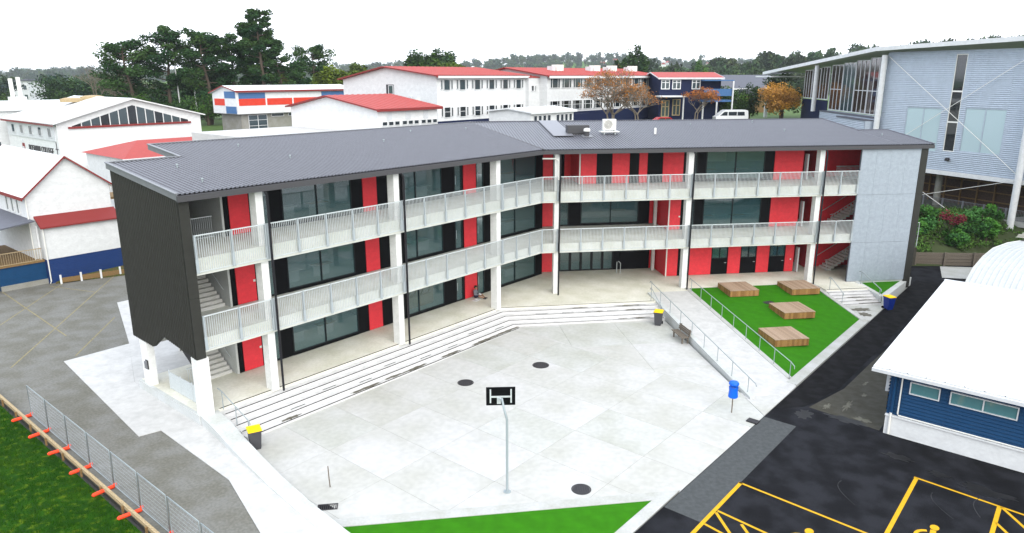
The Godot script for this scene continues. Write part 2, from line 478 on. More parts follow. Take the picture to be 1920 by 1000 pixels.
func make_school() -> void:
	var b := thing("school_building", "long bent three-storey school building with red and black walls under a charcoal ribbed roof", "school building")
	var fl := [0.0, 3.9, 7.78]
	var ce := [3.22, 7.0, 10.62]
	# floors
	for i in [1, 2]:
		var s := MB.new()
		var f := PackedVector2Array([l2(-26.3, 0), l2(0, 0), l2(MIT * 10.8, 10.8), l2(-22.5, 10.8), l2(-22.5, 4.1), l2(-26.3, 4.1)])
		s.prism(f, ce[i - 1], fl[i])
		part(b, "floor_slab", s.mesh(), M.balcony)
		s = MB.new()
		f = PackedVector2Array([r2(0, 0), r2(30.3, 0), r2(30.3, 5.4), r2(27.8, 5.4), r2(27.8, 10.8), r2(-MIT * 10.8, 10.8)])
		s.prism(f, ce[i - 1], fl[i])
		part(b, "floor_slab", s.mesh(), M.balcony)
		# upstand at the balcony edge
		wbox(b, "slab_edge", M.balcony, BL, -26.2, -0.03, ce[i - 1] + 0.01, fl[i] + 0.04, -0.02, 0.12)
		wbox(b, "slab_edge", M.balcony, BR, 0.03, 24.9, ce[i - 1] + 0.01, fl[i] + 0.04, -0.02, 0.12)
	# soffit under the roof
	var so := MB.new()
	so.prism(PackedVector2Array([l2(-26.3, 0.1), l2(-0.1, 0.1), r2(30.3, 0.1), r2(30.3, 5.3), r2(27.8, 5.3), r2(27.8, 10.7), r2(-MIT * 10.7, 10.7), l2(-22.6, 10.7), l2(-22.6, 7.1), l2(-26.2, 7.1)]), 10.62, 10.72)
	part(b, "soffit", so.mesh(), M.inside)
	# columns
	for u in [-22.3, -13.5, -4.5]:
		wbox(b, "column", M.precast, BL, u - 0.28, u + 0.12, -0.05, 10.6, 0.14, 0.72)
	for u in [1.25, 11.4, 21.9]:
		wbox(b, "column", M.precast, BR, u - 0.25, u + 0.15, -0.05, 10.6, 0.14, 0.66)
	wbox(b, "column", M.precast, BL, -26.42, -25.85, -0.6, 2.96, 0.02, 0.62)
	wbox(b, "column", M.precast, BL, -26.42, -26.05, -0.6, 2.5, 5.6, 6.4)
	# balustrades
	for i in [1, 2]:
		var h0: float = ce[i - 1] + 0.15
		var h1: float = fl[i] + 1.16
		balustrade(b, BL, -25.95, -22.35, h0, h1, -0.12, 2)
		balustrade(b, BL, -22.25, -13.55, h0, h1, -0.12, 5)
		balustrade(b, BL, -13.45, -4.55, h0, h1, -0.12, 5)
		balustrade(b, BL, -4.45, -0.05, h0, h1, -0.12, 3)
		balustrade(b, BR, 0.05, 1.2, h0, h1, -0.12, 1)
		balustrade(b, BR, 1.3, 11.35, h0, h1, -0.12, 6)
		balustrade(b, BR, 11.45, 21.85, h0, h1, -0.12, 6)
		balustrade(b, BR, 21.95, 24.85, h0, h1, -0.12, 2)
	# downpipes
	for u in [-22.2, -13.4]:
		var p := MB.new()
		p.tube([L3(u, 10.6, -0.05), L3(u, 10.35, -0.3), L3(u, 0.02, -0.3)], 0.062, 8)
		part(b, "downpipe", p.mesh(), M.pipe)
	for u in [1.3, 11.45, 21.95]:
		var p := MB.new()
		p.tube([R3(u, 10.6, -0.05), R3(u, 10.35, -0.3), R3(u, 0.02, -0.3)], 0.062, 8)
		part(b, "downpipe", p.mesh(), M.pipe)
	var lp := MB.new()
	lp.tube([R3(0.1, 10.2, 0.3), R3(1.05, 10.2, 0.1), R3(1.22, 10.05, -0.2), R3(1.22, 8.7, -0.24)], 0.06, 8)
	part(b, "downpipe", lp.mesh(), M.plastic)
	# facades
	for i in 3:
		var w1 := [-16.75]
		facade(b, BL, [["k", -22.5, -22.2], ["r", -22.2, -21.05], ["k", -21.05, -20.75], ["d", -20.75, -19.8], ["k", -19.8, -19.05], ["w", -19.05, -14.25, w1],
			["k", -14.25, -13.4], ["r", -13.4, -12.3], ["k", -12.3, -11.45], ["d", -11.45, -10.35], ["k", -10.35, -10.2], ["w", -10.2, -6.6, [-9.05]], ["k", -6.6, -5.45], ["d", -5.45, -4.65],
			["k", -4.65, -4.5], ["r", -4.5, -3.2], ["d", -3.2, -2.35], ["k", -2.35, -1.3], ["w", -1.3, 3.8, [1.2]], ["k", 3.8, 4.72]], fl[i], ce[i], 3.55)
	for i in [1, 2]:
		facade(b, BR, [["k", 12.12, 12.45], ["d", 12.45, 13.3], ["k", 13.3, 14.0], ["w", 14.0, 19.0, [16.5]], ["k", 19.0, 19.8], ["r", 19.8, 22.3]], fl[i], ce[i], 3.6)
	facade(b, BR, [["k", 12.1, 12.4], ["d", 12.4, 12.95], ["k", 12.95, 13.05], ["r", 13.05, 15.0], ["s", 15.0, 16.45], ["r", 16.45, 17.55], ["s", 17.55, 18.97], ["r", 18.97, 20.08], ["s", 20.08, 21.52], ["r", 21.52, 22.3]], 0.0, ce[0], 3.6)
	# top floor bay: flush panels; recessed entry beside the bend
	facade(b, BR, [["r", 3.75, 5.02], ["k", 5.02, 6.28], ["r", 6.28, 7.68], ["k", 7.68, 8.46], ["r", 8.46, 9.14], ["k", 9.14, 10.41], ["r", 10.41, 12.12]], fl[2], ce[2], 3.6)
	wbox(b, "red_panel", M.red, BR, 3.6, 3.74, fl[2] + 0.03, ce[2], 3.6, 6.6)
	wbox(b, "corner_trim", M.plastic, BR, 3.62, 3.72, fl[2] + 0.01, ce[2], 3.5, 3.58)
	facade(b, BR, [["r", 1.15, 2.1], ["w", 2.1, 2.75, []], ["k", 2.75, 3.05], ["r", 3.05, 3.6]], fl[2], ce[2], 6.3)
	# first floor: window wall set back
	facade(b, BR, [["r", 1.15, 2.2], ["k", 2.2, 2.6], ["d", 2.6, 3.5], ["k", 3.5, 4.5], ["w", 4.5, 9.48, [7.05]], ["k", 9.48, 10.43], ["r", 10.43, 11.1]], fl[1], ce[1], 6.3)
	# ground floor: folding glass doors and a servery window
	facade(b, BR, [["r", 1.15, 2.2], ["k", 2.2, 2.75], ["k", 7.42, 7.95], ["r", 10.6, 11.1]], fl[0], ce[0], 6.3)
	for k in 5:
		var u0 := 2.75 + k * 0.934
		window(b, BR, u0, u0 + 0.934, 0.02, ce[0], 6.35, [], [2.4], "glass", "frame", "folding_door", 0.1)
	wbox(b, "black_panel", M.black, BR, 7.96, 10.59, 0.02, 1.5, 6.28, 6.42)
	window(b, BR, 7.96, 10.59, 1.51, ce[0], 6.35, [9.3], [], "glass")
	for i in [0, 1]:
		wbox(b, "red_panel", M.red, BR, 11.06, 11.18, fl[i] + 0.02, ce[i], 3.62, 6.26)
		wbox(b, "red_panel", M.red, BR, 11.19, 12.09, fl[i] + 0.04, ce[i], 3.57, 3.72)
		wbox(b, "corner_trim", M.plastic, BR, 11.08, 11.17, fl[i] + 0.01, ce[i], 3.53, 3.61)
		wbox(b, "pilaster", M.precast, BR, 10.62, 10.85, fl[i], ce[i], 5.6, 5.85)
	# passage and stair hall at the far end
	for i in 3:
		wbox(b, "passage_wall", M.black, BR, 22.18, 22.3, fl[i], ce[i], 3.73, 10.4)
		wbox(b, "red_wall", M.red, BR, 24.2, 30.2, fl[i] + 0.01, ce[i], 4.9, 5.1)
		wbox(b, "red_wall", M.red, BR, 24.05, 24.19, fl[i] + 0.01, ce[i], 4.5, 8.0)
		wbox(b, "passage_end", M.black, BR, 22.31, 24.04, fl[i] + 0.01, ce[i], 9.2, 9.35)
		wbox(b, "door_leaf", M.galv, BR, 22.5, 22.62, fl[i] + 0.03, fl[i] + 2.1, 3.3, 3.72)
		if i < 2:
			for k in 11:
				wbox(b, "stair_tread", M.stairconc, BR, 25.4 + k * 0.28, 25.71 + k * 0.28, fl[i] + k * 0.17, fl[i] + (k + 1) * 0.17, 3.4, 4.7)
			var hr := MB.new()
			hr.tube([R3(25.0, fl[i] + 0.95, 3.3), R3(25.35, fl[i] + 1.0, 3.3), R3(28.4, fl[i] + 2.9, 3.3)], 0.03, 6)
			hr.tube([R3(25.2, fl[i] + 0.02, 3.3), R3(25.2, fl[i] + 0.98, 3.3)], 0.025, 6)
			hr.tube([R3(26.8, fl[i] + 0.9, 3.3), R3(26.8, fl[i] + 1.9, 3.3)], 0.025, 6)
			hr.tube([R3(25.1, fl[i] + 0.9, 4.85), R3(28.4, fl[i] + 2.9, 4.85)], 0.03, 6)
			part(b, "handrail", hr.mesh(), M.galv)
		else:
			part(b, "railing", rail_mesh(2.6, 1.1), M.galv, BR * Transform3D(Basis(), Vector3(26.4, fl[i], -3.3)))
	# grey panel screen at the far end
	var hj := [0.02, 3.2, 7.02, 10.56]
	for r in 3:
		for k in 4:
			var u0 := 24.95 + k * 1.24
			wbox(b, "grey_panel", M.greypanel, BR, u0 + 0.004, u0 + 1.236, hj[r] + 0.008, hj[r + 1] - 0.008, -0.08, 0.0)
	wbox(b, "screen_backing", M.greyroof, BR, 24.95, 29.92, 0.0, 10.58, 0.005, 0.12)
	# dark end frame and end wall of the far end
	wbox(b, "end_frame", M.clad, BR, 29.93, 30.5, -0.7, 10.62, -0.1, 0.3)
	var ew := MB.new()
	ew.ribbed(R3(30.5, -0.7, 0.3), R3(30.5, 0, 1.3) - R3(30.5, 0, 0.3), Vector3.UP, R3(31.5, 0, 0) - R3(30.5, 0, 0), 5.2, 0.2, [[0, 0], [0.3, 0], [0.4, 0.03], [0.9, 0.03]], func(_s): return 0.0, func(s): return 11.4 + s * 0.115)
	part(b, "end_wall", ew.mesh(), M.clad)
	# near end: ribbed charcoal end wall with a notched foot
	var rib := [[0.0, 0.0], [0.42, 0.0], [0.5, 0.03], [0.92, 0.03]]
	var lo := func(s: float) -> float:
		if s < 3.3: return lerpf(2.97, 3.37, s / 3.3)
		if s < 4.6: return lerpf(3.37, 2.5, (s - 3.3) / 1.3)
		return 2.5 + (s - 4.6) * 0.03
	var hi := func(s: float) -> float: return 10.72 + s * 0.115
	var ow := MB.new()
	ow.ribbed(L3(-26.45, 0, 0), L3(0, 0, 1) - L3(0, 0, 0), Vector3.UP, L3(-1, 0, 0) - L3(0, 0, 0), 7.0, 0.19, rib, lo, hi)
	part(b, "end_wall", ow.mesh(), M.clad)
	var iw := MB.new()
	var pp := PackedVector2Array([Vector2(0, 2.97), Vector2(3.3, 3.37), Vector2(4.6, 2.5), Vector2(7.0, 2.57), Vector2(7.0, 11.5), Vector2(0, 10.7)])
	iw.extrude(BL * Transform3D(Basis(Vector3(0, 0, -1), Vector3.UP, Vector3(1, 0, 0)), Vector3(-26.44, 0, 0)), pp, 0.0, 0.14)
	part(b, "end_wall_lining", iw.mesh(), M.clad)
	wbox(b, "corner_cladding", M.clad, BL, -26.45, -25.98, 2.96, 5.95, -0.06, 0.14)
	wbox(b, "corner_cladding", M.clad, BL, -26.45, -25.98, 5.965, 10.6, -0.06, 0.14)
	var ci := MB.new()
	ci.ribbed(L3(-26.3, 0, 7.0), L3(1, 0, 0) - L3(0, 0, 0), Vector3.UP, L3(0, 0, -1) - L3(0, 0, 0), 3.9, 0.19, rib, func(_s): return 2.5, func(_s): return 11.3)
	part(b, "stairwell_wall", ci.mesh(), M.clad)
	wbox(b, "stairwell_wall", M.wallconc, BL, -22.62, -22.5, -0.3, 10.6, 3.56, 7.0)
	# stairs at the near end
	for i in 2:
		stair_flight(b, BL, -24.3, -22.7, fl[i], 4.0, 11, 0.178, 0.27)
		wbox(b, "stair_landing", M.stairconc, BL, -26.2, -22.65, fl[i] + 1.8, fl[i] + 1.95, 6.99 - 0.05, 6.99 - 0.01)
		var g := MB.new()
		g.tube([L3(-24.35, fl[i] + 0.02, 3.9), L3(-24.35, fl[i] + 1.0, 3.9), L3(-24.35, fl[i] + 2.9, 6.8)], 0.03, 6)
		g.tube([L3(-22.75, fl[i] + 0.95, 3.95), L3(-22.75, fl[i] + 2.85, 6.8)], 0.025, 6)
		part(b, "handrail", g.mesh(), M.galv)
		var sp := MB.new()
		sp.extrude(BL * Transform3D(Basis(Vector3(0, 0, -1), Vector3.UP, Vector3(1, 0, 0)), Vector3(-24.42, 0, 0)), PackedVector2Array([Vector2(4.0, fl[i] + 0.0), Vector2(7.0, fl[i] + 1.9), Vector2(7.0, fl[i] + 2.95), Vector2(4.0, fl[i] + 1.0)]), 0.0, 0.03)
		part(b, "stair_screen", sp.mesh(), M.iron)
		part(b, "railing", rail_mesh(0.75, 1.05), M.galv, BL * Transform3D(Basis(), Vector3(-24.85, fl[i], -3.95)))
	for k in 2:
		part(b, "railing", rail_mesh(1.5, 1.15), M.galv, BL * Transform3D(Basis(), Vector3(-25.3 + 1.6 * k, fl[2], -3.98)))
	# back walls and inner partitions
	for i in 3:
		wbox(b, "inner_wall", M.inside, BL, -22.4, 2.5, fl[i], ce[i], 9.2, 9.35)
		wbox(b, "inner_wall", M.inside, BR, -0.5, 22.1, fl[i], ce[i], 9.6, 9.75)
		for u in [-11.9, -3.9]:
			wbox(b, "inner_wall", M.inside, BL, u - 0.08, u + 0.08, fl[i], ce[i], 3.7, 9.1)
		wbox(b, "inner_wall", M.inside, BR, 12.2, 12.36, fl[i], ce[i], 3.75, 9.5)
		wbox(b, "back_wall", M.clad, BL, -22.5, 2.9, fl[i] - 0.6, ce[i] + 0.02, 10.5, 10.7)
		wbox(b, "back_wall", M.clad, BR, -2.9, 27.7, fl[i] - 0.6, ce[i] + 0.02, 10.5, 10.7)
	# furniture seen through the glass
	for i in 3:
		for q in [[-18.4, 0], [-16.2, 1], [-9.6, 1], [-7.6, 0], [-0.4, 0], [1.9, 1]]:
			wbox(b, "table_top", M.insidewood if q[1] else M.plastic, BL, q[0], q[0] + 1.3, fl[i] + 0.72, fl[i] + 0.76, 5.0, 5.6)
			wbox(b, "table_frame", M.galv, BL, q[0] + 0.06, q[0] + 1.24, fl[i] + 0.0, fl[i] + 0.71, 5.28, 5.32)
		for u in [-18.6, -9.8, -1.0]: wbox(b, "whiteboard", M.white, BL, u, u + 2.6, fl[i] + 0.9, fl[i] + 2.1, 9.1, 9.15)
		for u in [13.2, 16.0]: wbox(b, "whiteboard", M.white, BR, u, u + 2.4, fl[i] + 0.9, fl[i] + 2.1, 9.5, 9.55)
		for u in [14.4, 17.2]: wbox(b, "table_top", M.insidewood, BR, u, u + 1.3, fl[i] + 0.72, fl[i] + 0.76, 5.2, 5.8)
	wbox(b, "bench_cupboard", M.insidewood, BL, -10.0, -6.7, 0.1, 1.5, 4.6, 5.0)
	wbox(b, "table_top", M.insidewood, BR, 7.4, 8.6, 5.0, 5.06, 6.9, 7.6)
	# roof: two ribbed planes that meet over the bend
	var rr := [[0.0, 0.0], [0.5, 0.0], [0.6, 0.05], [0.9, 0.05]]
	var up_l := (L3(0, 0.115, 1) - L3(0, 0, 0))
	var up_r := (R3(0, 0.115, 1) - R3(0, 0, 0))
	var rl := MB.new()
	var al := L3(1, 0, 0) - L3(0, 0, 0)
	var ar := R3(1, 0, 0) - R3(0, 0, 0)
	rl.ribbed(L3(-26.5, 10.87, -0.12), al, up_l, Vector3.UP, 3.75, 0.22, rr, func(_s): return 0.0, func(_s): return 7.25)
	rl.ribbed(L3(-22.75, 10.87, -0.12), al, up_l, Vector3.UP, 22.75 + MIT * 10.9, 0.22, rr, func(s): return maxf(0.0, (s - 22.75) / MIT + 0.12), func(_s): return 10.95)
	part(b, "roof", rl.mesh(), M.roof)
	var rrm := MB.new()
	rrm.ribbed(R3(-MIT * 10.9, 10.87, -0.12), ar, up_r, Vector3.UP, 28.1 + MIT * 10.9, 0.22, rr, func(s): return maxf(0.0, (MIT * 10.9 - s) / MIT + 0.12), func(_s): return 11.2)
	rrm.ribbed(R3(28.1, 10.87, -0.12), ar, up_r, Vector3.UP, 2.75, 0.22, rr, func(_s): return 0.0, func(_s): return 5.7)
	part(b, "roof", rrm.mesh(), M.roof)
	# underside deck, fascia gutters, flashings
	var dk := MB.new()
	for q in [[BL, PackedVector2Array([Vector2(-26.45, -0.05), Vector2(0, -0.05), Vector2(MIT * 10.8, 10.8), Vector2(-22.7, 10.8), Vector2(-22.7, 7.1), Vector2(-26.45, 7.1)])], [BR, PackedVector2Array([Vector2(0, -0.05), Vector2(30.8, -0.05), Vector2(30.8, 5.55), Vector2(28.05, 5.55), Vector2(28.05, 11.0), Vector2(-MIT * 11.0, 11.0)])]]:
		var W: Transform3D = q[0]
		var t := Geometry2D.triangulate_polygon(q[1])
		for i in range(0, t.size(), 3):
			var f := []
			for k in 3:
				var e: Vector2 = q[1][t[i + k]]
				f.append(W * Vector3(e.x, 10.83 + e.y * 0.115, -e.y))
			dk.tri(f[0], f[1], f[2])
	part(b, "roof_deck", dk.mesh(), M.fascia)
	var gt := MB.new()
	gt.box(BL * Transform3D(Basis(), Vector3(-13.27, 10.69, 0.17)), Vector3(26.55, 0.27, 0.2))
	part(b, "gutter", gt.mesh(), M.fascia)
	gt = MB.new()
	gt.box(BR * Transform3D(Basis(), Vector3(15.45, 10.69, 0.17)), Vector3(30.8, 0.27, 0.2))
	part(b, "gutter", gt.mesh(), M.fascia)
	for q in [[BL, -26.52, -0.15, -26.52, 7.2], [BL, -22.74, 7.2, -22.74, 10.95], [BL, -26.5, 7.2, -22.7, 7.2], [BL, -22.7, 10.95, MIT * 10.95, 10.95], [BR, -MIT * 11.1, 11.1, 28.1, 11.1], [BR, 28.12, 5.65, 28.12, 11.1], [BR, 30.86, -0.15, 30.86, 5.65], [BR, 28.1, 5.65, 30.86, 5.65]]:
		var W: Transform3D = q[0]
		var a := W * Vector3(q[1], 10.93 + (q[2] + 0.12) * 0.115, -q[2])
		var e := W * Vector3(q[3], 10.93 + (q[4] + 0.12) * 0.115, -q[4])
		var f := MB.new()
		f.box(Transform3D(Basis.looking_at(e - a), (a + e) / 2), Vector3(0.15, 0.05, (e - a).length()))
		f.box(Transform3D(Basis.looking_at(e - a), (a + e) / 2 - Vector3(0, 0.16, 0)), Vector3(0.05, 0.3, (e - a).length()))
		part(b, "roof_flashing", f.mesh(), M.flash if q[0] == BL else M.greyroof)
	var vf := MB.new()
	var va := BL * Vector3(0, 10.9, 0.1)
	var ve := BL * Vector3(MIT * 10.9, 10.9 + 10.9 * 0.115, -10.9)
	vf.box(Transform3D(Basis.looking_at(ve - va), (va + ve) / 2 + Vector3(0, 0.0, 0)), Vector3(0.14, 0.06, (ve - va).length()))
	part(b, "valley_flashing", vf.mesh(), M.fascia)
	# wide pale flashing strip of the plant platform
	var ps := MB.new()
	var pa := R3(2.5, 11.0 + 4.3 * 0.115, 4.2); var pe := R3(2.5, 11.0 + 11.0 * 0.115, 10.9)
	ps.box(Transform3D(Basis.looking_at(pe - pa, Vector3.UP), (pa + pe) / 2), Vector3(1.6, 0.03, (pe - pa).length()))
	part(b, "roof_flashing", ps.mesh(), M.roofpale)
	# small lights and switches on the walls
	for q in [[BL, -21.15, 1.2, 3.48], [BL, -21.15, 5.1, 3.48], [BR, 12.0, 5.0, 3.5], [BR, 22.0, 1.1, 3.5]]:
		wbox(b, "switch_plate", M.plastic, q[0], q[1] - 0.06, q[1] + 0.06, q[2] - 0.06, q[2] + 0.06, q[3], q[3] + 0.03)
	# things on the roof
	var ac := thing("heat_pump", "white outdoor heat pump unit with round fan grille on the charcoal roof", "heat pump", R3(6.4, 11.62, 5.3), TR)
	var cb := MB.new()
	cb.chamfer(Transform3D(Basis(), Vector3(0, 0.62, 0)), Vector3(1.05, 0.86, 0.42), 0.03)
	part(ac, "casing", cb.mesh(), M.plastic)
	cb = MB.new()
	for k in 6:
		var pts := []
		for j in 21: pts.append(Vector3(-0.13 + cos(TAU * j / 20) * (0.06 + k * 0.055), 0.64 + sin(TAU * j / 20) * (0.06 + k * 0.055), 0.222))
		cb.tube(pts, 0.009, 4, false)
	part(ac, "fan_grille", cb.mesh(), M.iron)
	cb = MB.new()
	cb.span(Vector3(-0.75, 0.06, -0.35), Vector3(0.75, 0.12, 0.45))
	part(ac, "tray", cb.mesh(), M.plastic)
	for s in [-0.45, 0.45]:
		part(ac, "foot", bmesh(Vector3(0.1, 0.36, 0.6)), M.galv, Transform3D(Basis(), Vector3(s, 0.01, 0)))
	var dx := thing("roof_duct", "dark grey box duct on the charcoal roof", "duct", R3(3.85, 11.5, 5.4), TR)
	cb = MB.new()
	cb.chamfer(Transform3D(Basis(), Vector3(0, 0.42, 0)), Vector3(1.75, 0.62, 0.8), 0.02)
	part(dx, "casing", cb.mesh(), M.fascia)
	part(dx, "kerb", bmesh(Vector3(1.6, 0.4, 0.7)), M.fascia, Transform3D(Basis(), Vector3(0, 0.05, 0)))
	var ve2 := thing("roof_cowl", "round vent cowl with white cap in front of the dark roof duct", "vent", R3(4.35, 11.4, 4.3), TR)
	cb = MB.new()
	cb.lathe(Transform3D(), [Vector2(0.19, -0.15), Vector2(0.19, 0.42), Vector2(0, 0.42)], 14)
	part(ve2, "pipe", cb.mesh(), M.fascia)
	cb = MB.new()
	cb.lathe(Transform3D(), [Vector2(0.26, 0.42), Vector2(0.26, 0.58), Vector2(0.12, 0.66), Vector2(0, 0.67)], 14)
	part(ve2, "cap", cb.mesh(), M.plastic)
	part(ve2, "flashing", bmesh(Vector3(0.8, 0.05, 0.8)), M.flash, Transform3D(Basis(Vector3.RIGHT, 0.114), Vector3(0, 0.04, 0)))
	var tv := thing("vent_pipe", "short white vent pipe standing on the charcoal roof", "vent", R3(10.1, 11.42, 4.9), TR)
	cb = MB.new()
	cb.lathe(Transform3D(), [Vector2(0.09, -0.1), Vector2(0.09, 0.5), Vector2(0.06, 0.56), Vector2(0, 0.56)], 12)
	part(tv, "pipe", cb.mesh(), M.plastic)
	cb = MB.new()
	cb.lathe(Transform3D(), [Vector2(0.16, -0.05), Vector2(0.1, 0.08)], 12)
	part(tv, "boot", cb.mesh(), M.flash)
	var anchor_mesh := MB.new()
	anchor_mesh.lathe(Transform3D(), [Vector2(0.05, -0.08), Vector2(0.05, 0.1), Vector2(0.09, 0.14), Vector2(0.07, 0.2), Vector2(0, 0.21)], 8)
	var am := anchor_mesh.mesh()
	for q in [[BL, -24.4, 1.6], [BL, -24.0, 4.9], [BL, -18.5, 8.6], [BL, -17.6, 4.6], [BL, -9.0, 6.6], [BL, -4.5, 8.9], [BL, 0.8, 8.3], [BR, 14.5, 8.6], [BR, 20.6, 9.6], [BR, 21.5, 5.6], [BR, 28.7, 3.2]]:
		var W: Transform3D = q[0]
		var o := part(self, "roof_anchor", am, M.polegrey, Transform3D(Basis().scaled(Vector3(0.75, 0.75, 0.75)), W * Vector3(q[1], 10.93 + q[2] * 0.115, -q[2])))
		tag(o, "small metal anchor stud on the long charcoal roof", "roof anchor", "anchor studs on the charcoal roof")

# ---------- ground ----------
func court_y(x: float, z: float) -> float:
	var p := lv(x, z)
	return -0.70 - 0.14 * clampf(maxf(1.0 - (p.x + 25.0) / 21.0, (-p.y - 4.0) / 17.0 * 0.75), 0.0, 1.0)
func ramp_y(x: float, z: float) -> float:
	return lerpf(0.0, -0.76, clampf((-rv(x, z).y - 0.6) / 17.0, 0.0, 1.0))
func turf_y(x: float, z: float) -> float:
	var p := rv(x, z)
	return -0.72 * clampf(p.y / ((-19.5 + 0.6613 * clampf(p.x, 11.4, 22.1)) / 0.7501), 0.0, 1.0)

func slabs(parent: Node, area: PackedVector2Array, W: Transform3D, u0: float, u1: float, du: float, v0: float, v1: float, dv: float, thick: float, top: Callable, m: Material) -> void:
	var g := 0.006
	var u := u0
	while u < u1:
		var v := v0
		while v < v1:
			var cell := PackedVector2Array()
			for q in [[u + g, v + g], [u + du - g, v + g], [u + du - g, v + dv - g], [u + g, v + dv - g]]:
				var p := W * Vector3(q[0], 0, -q[1])
				cell.append(Vector2(p.x, p.z))
			for poly in Geometry2D.intersect_polygons(cell, area):
				if poly.size() < 3: continue
				var b := MB.new()
				b.prism(poly, func(x, z): return top.call(x, z) - thick, top)
				part(parent, "slab", b.mesh(), M[["court", "court", "court1", "court2"][rng.randi() % 4]])
			v += dv
		u += du

func blob(c: Vector2, dir: Vector2, rx: float, ry: float, n := 22, rough := 0.35) -> PackedVector2Array:
	var o := PackedVector2Array()
	var side := Vector2(-dir.y, dir.x)
	for i in n:
		var t := TAU * i / n
		var k := 1.0 - rng.randf() * rough
		o.append(c + dir * cos(t) * rx * k + side * sin(t) * ry * k)
	return o

func rect2(W: Transform3D, u0: float, u1: float, v0: float, v1: float) -> PackedVector2Array:
	var o := PackedVector2Array()
	for q in [[u0, v0], [u1, v0], [u1, v1], [u0, v1]]:
		var p := W * Vector3(q[0], 0, -q[1])
		o.append(Vector2(p.x, p.z))
	return o

func line2(a: Vector2, b: Vector2, w: float) -> PackedVector2Array:
	var s := (b - a).normalized().orthogonal() * w * 0.5
	return PackedVector2Array([a - s, b - s, b + s, a + s])

func terrain_y(x: float, z: float) -> float:
	var p := lv(x, z)
	var r := rv(x, z)
	var k := smoothstep(-3.0, 9.0, p.x)
	var v0 := lerpf(58.0, 9.0, k)
	var v1 := lerpf(140.0, 24.0, k)
	var back := smoothstep(v0, v1, minf(p.y, r.y + 60.0 * (1.0 - k)) if p.x > 3.0 else p.y)
	var h := lerpf(-1.1, lerpf(7.6, 8.8, smoothstep(2.0, 16.0, x)), back)
	# right of the building: asphalt yard, then the bank under the gymnasium
	var kr := smoothstep(27.0, 33.0, r.x)
	if kr > 0.0:
		var d := (-z - 64.5) - (x - 40.0) * 0.30
		var hr := -1.1
		if d > 0: hr = lerpf(0.2, 1.8, smoothstep(0.0, 6.0, d)) + 7.0 * smoothstep(22.0, 34.0, d)
		h = lerpf(h, hr, kr)
	if p.y < -20.0 and r.x < 40: h = minf(h, -1.1)
	h += 0.0
	return h

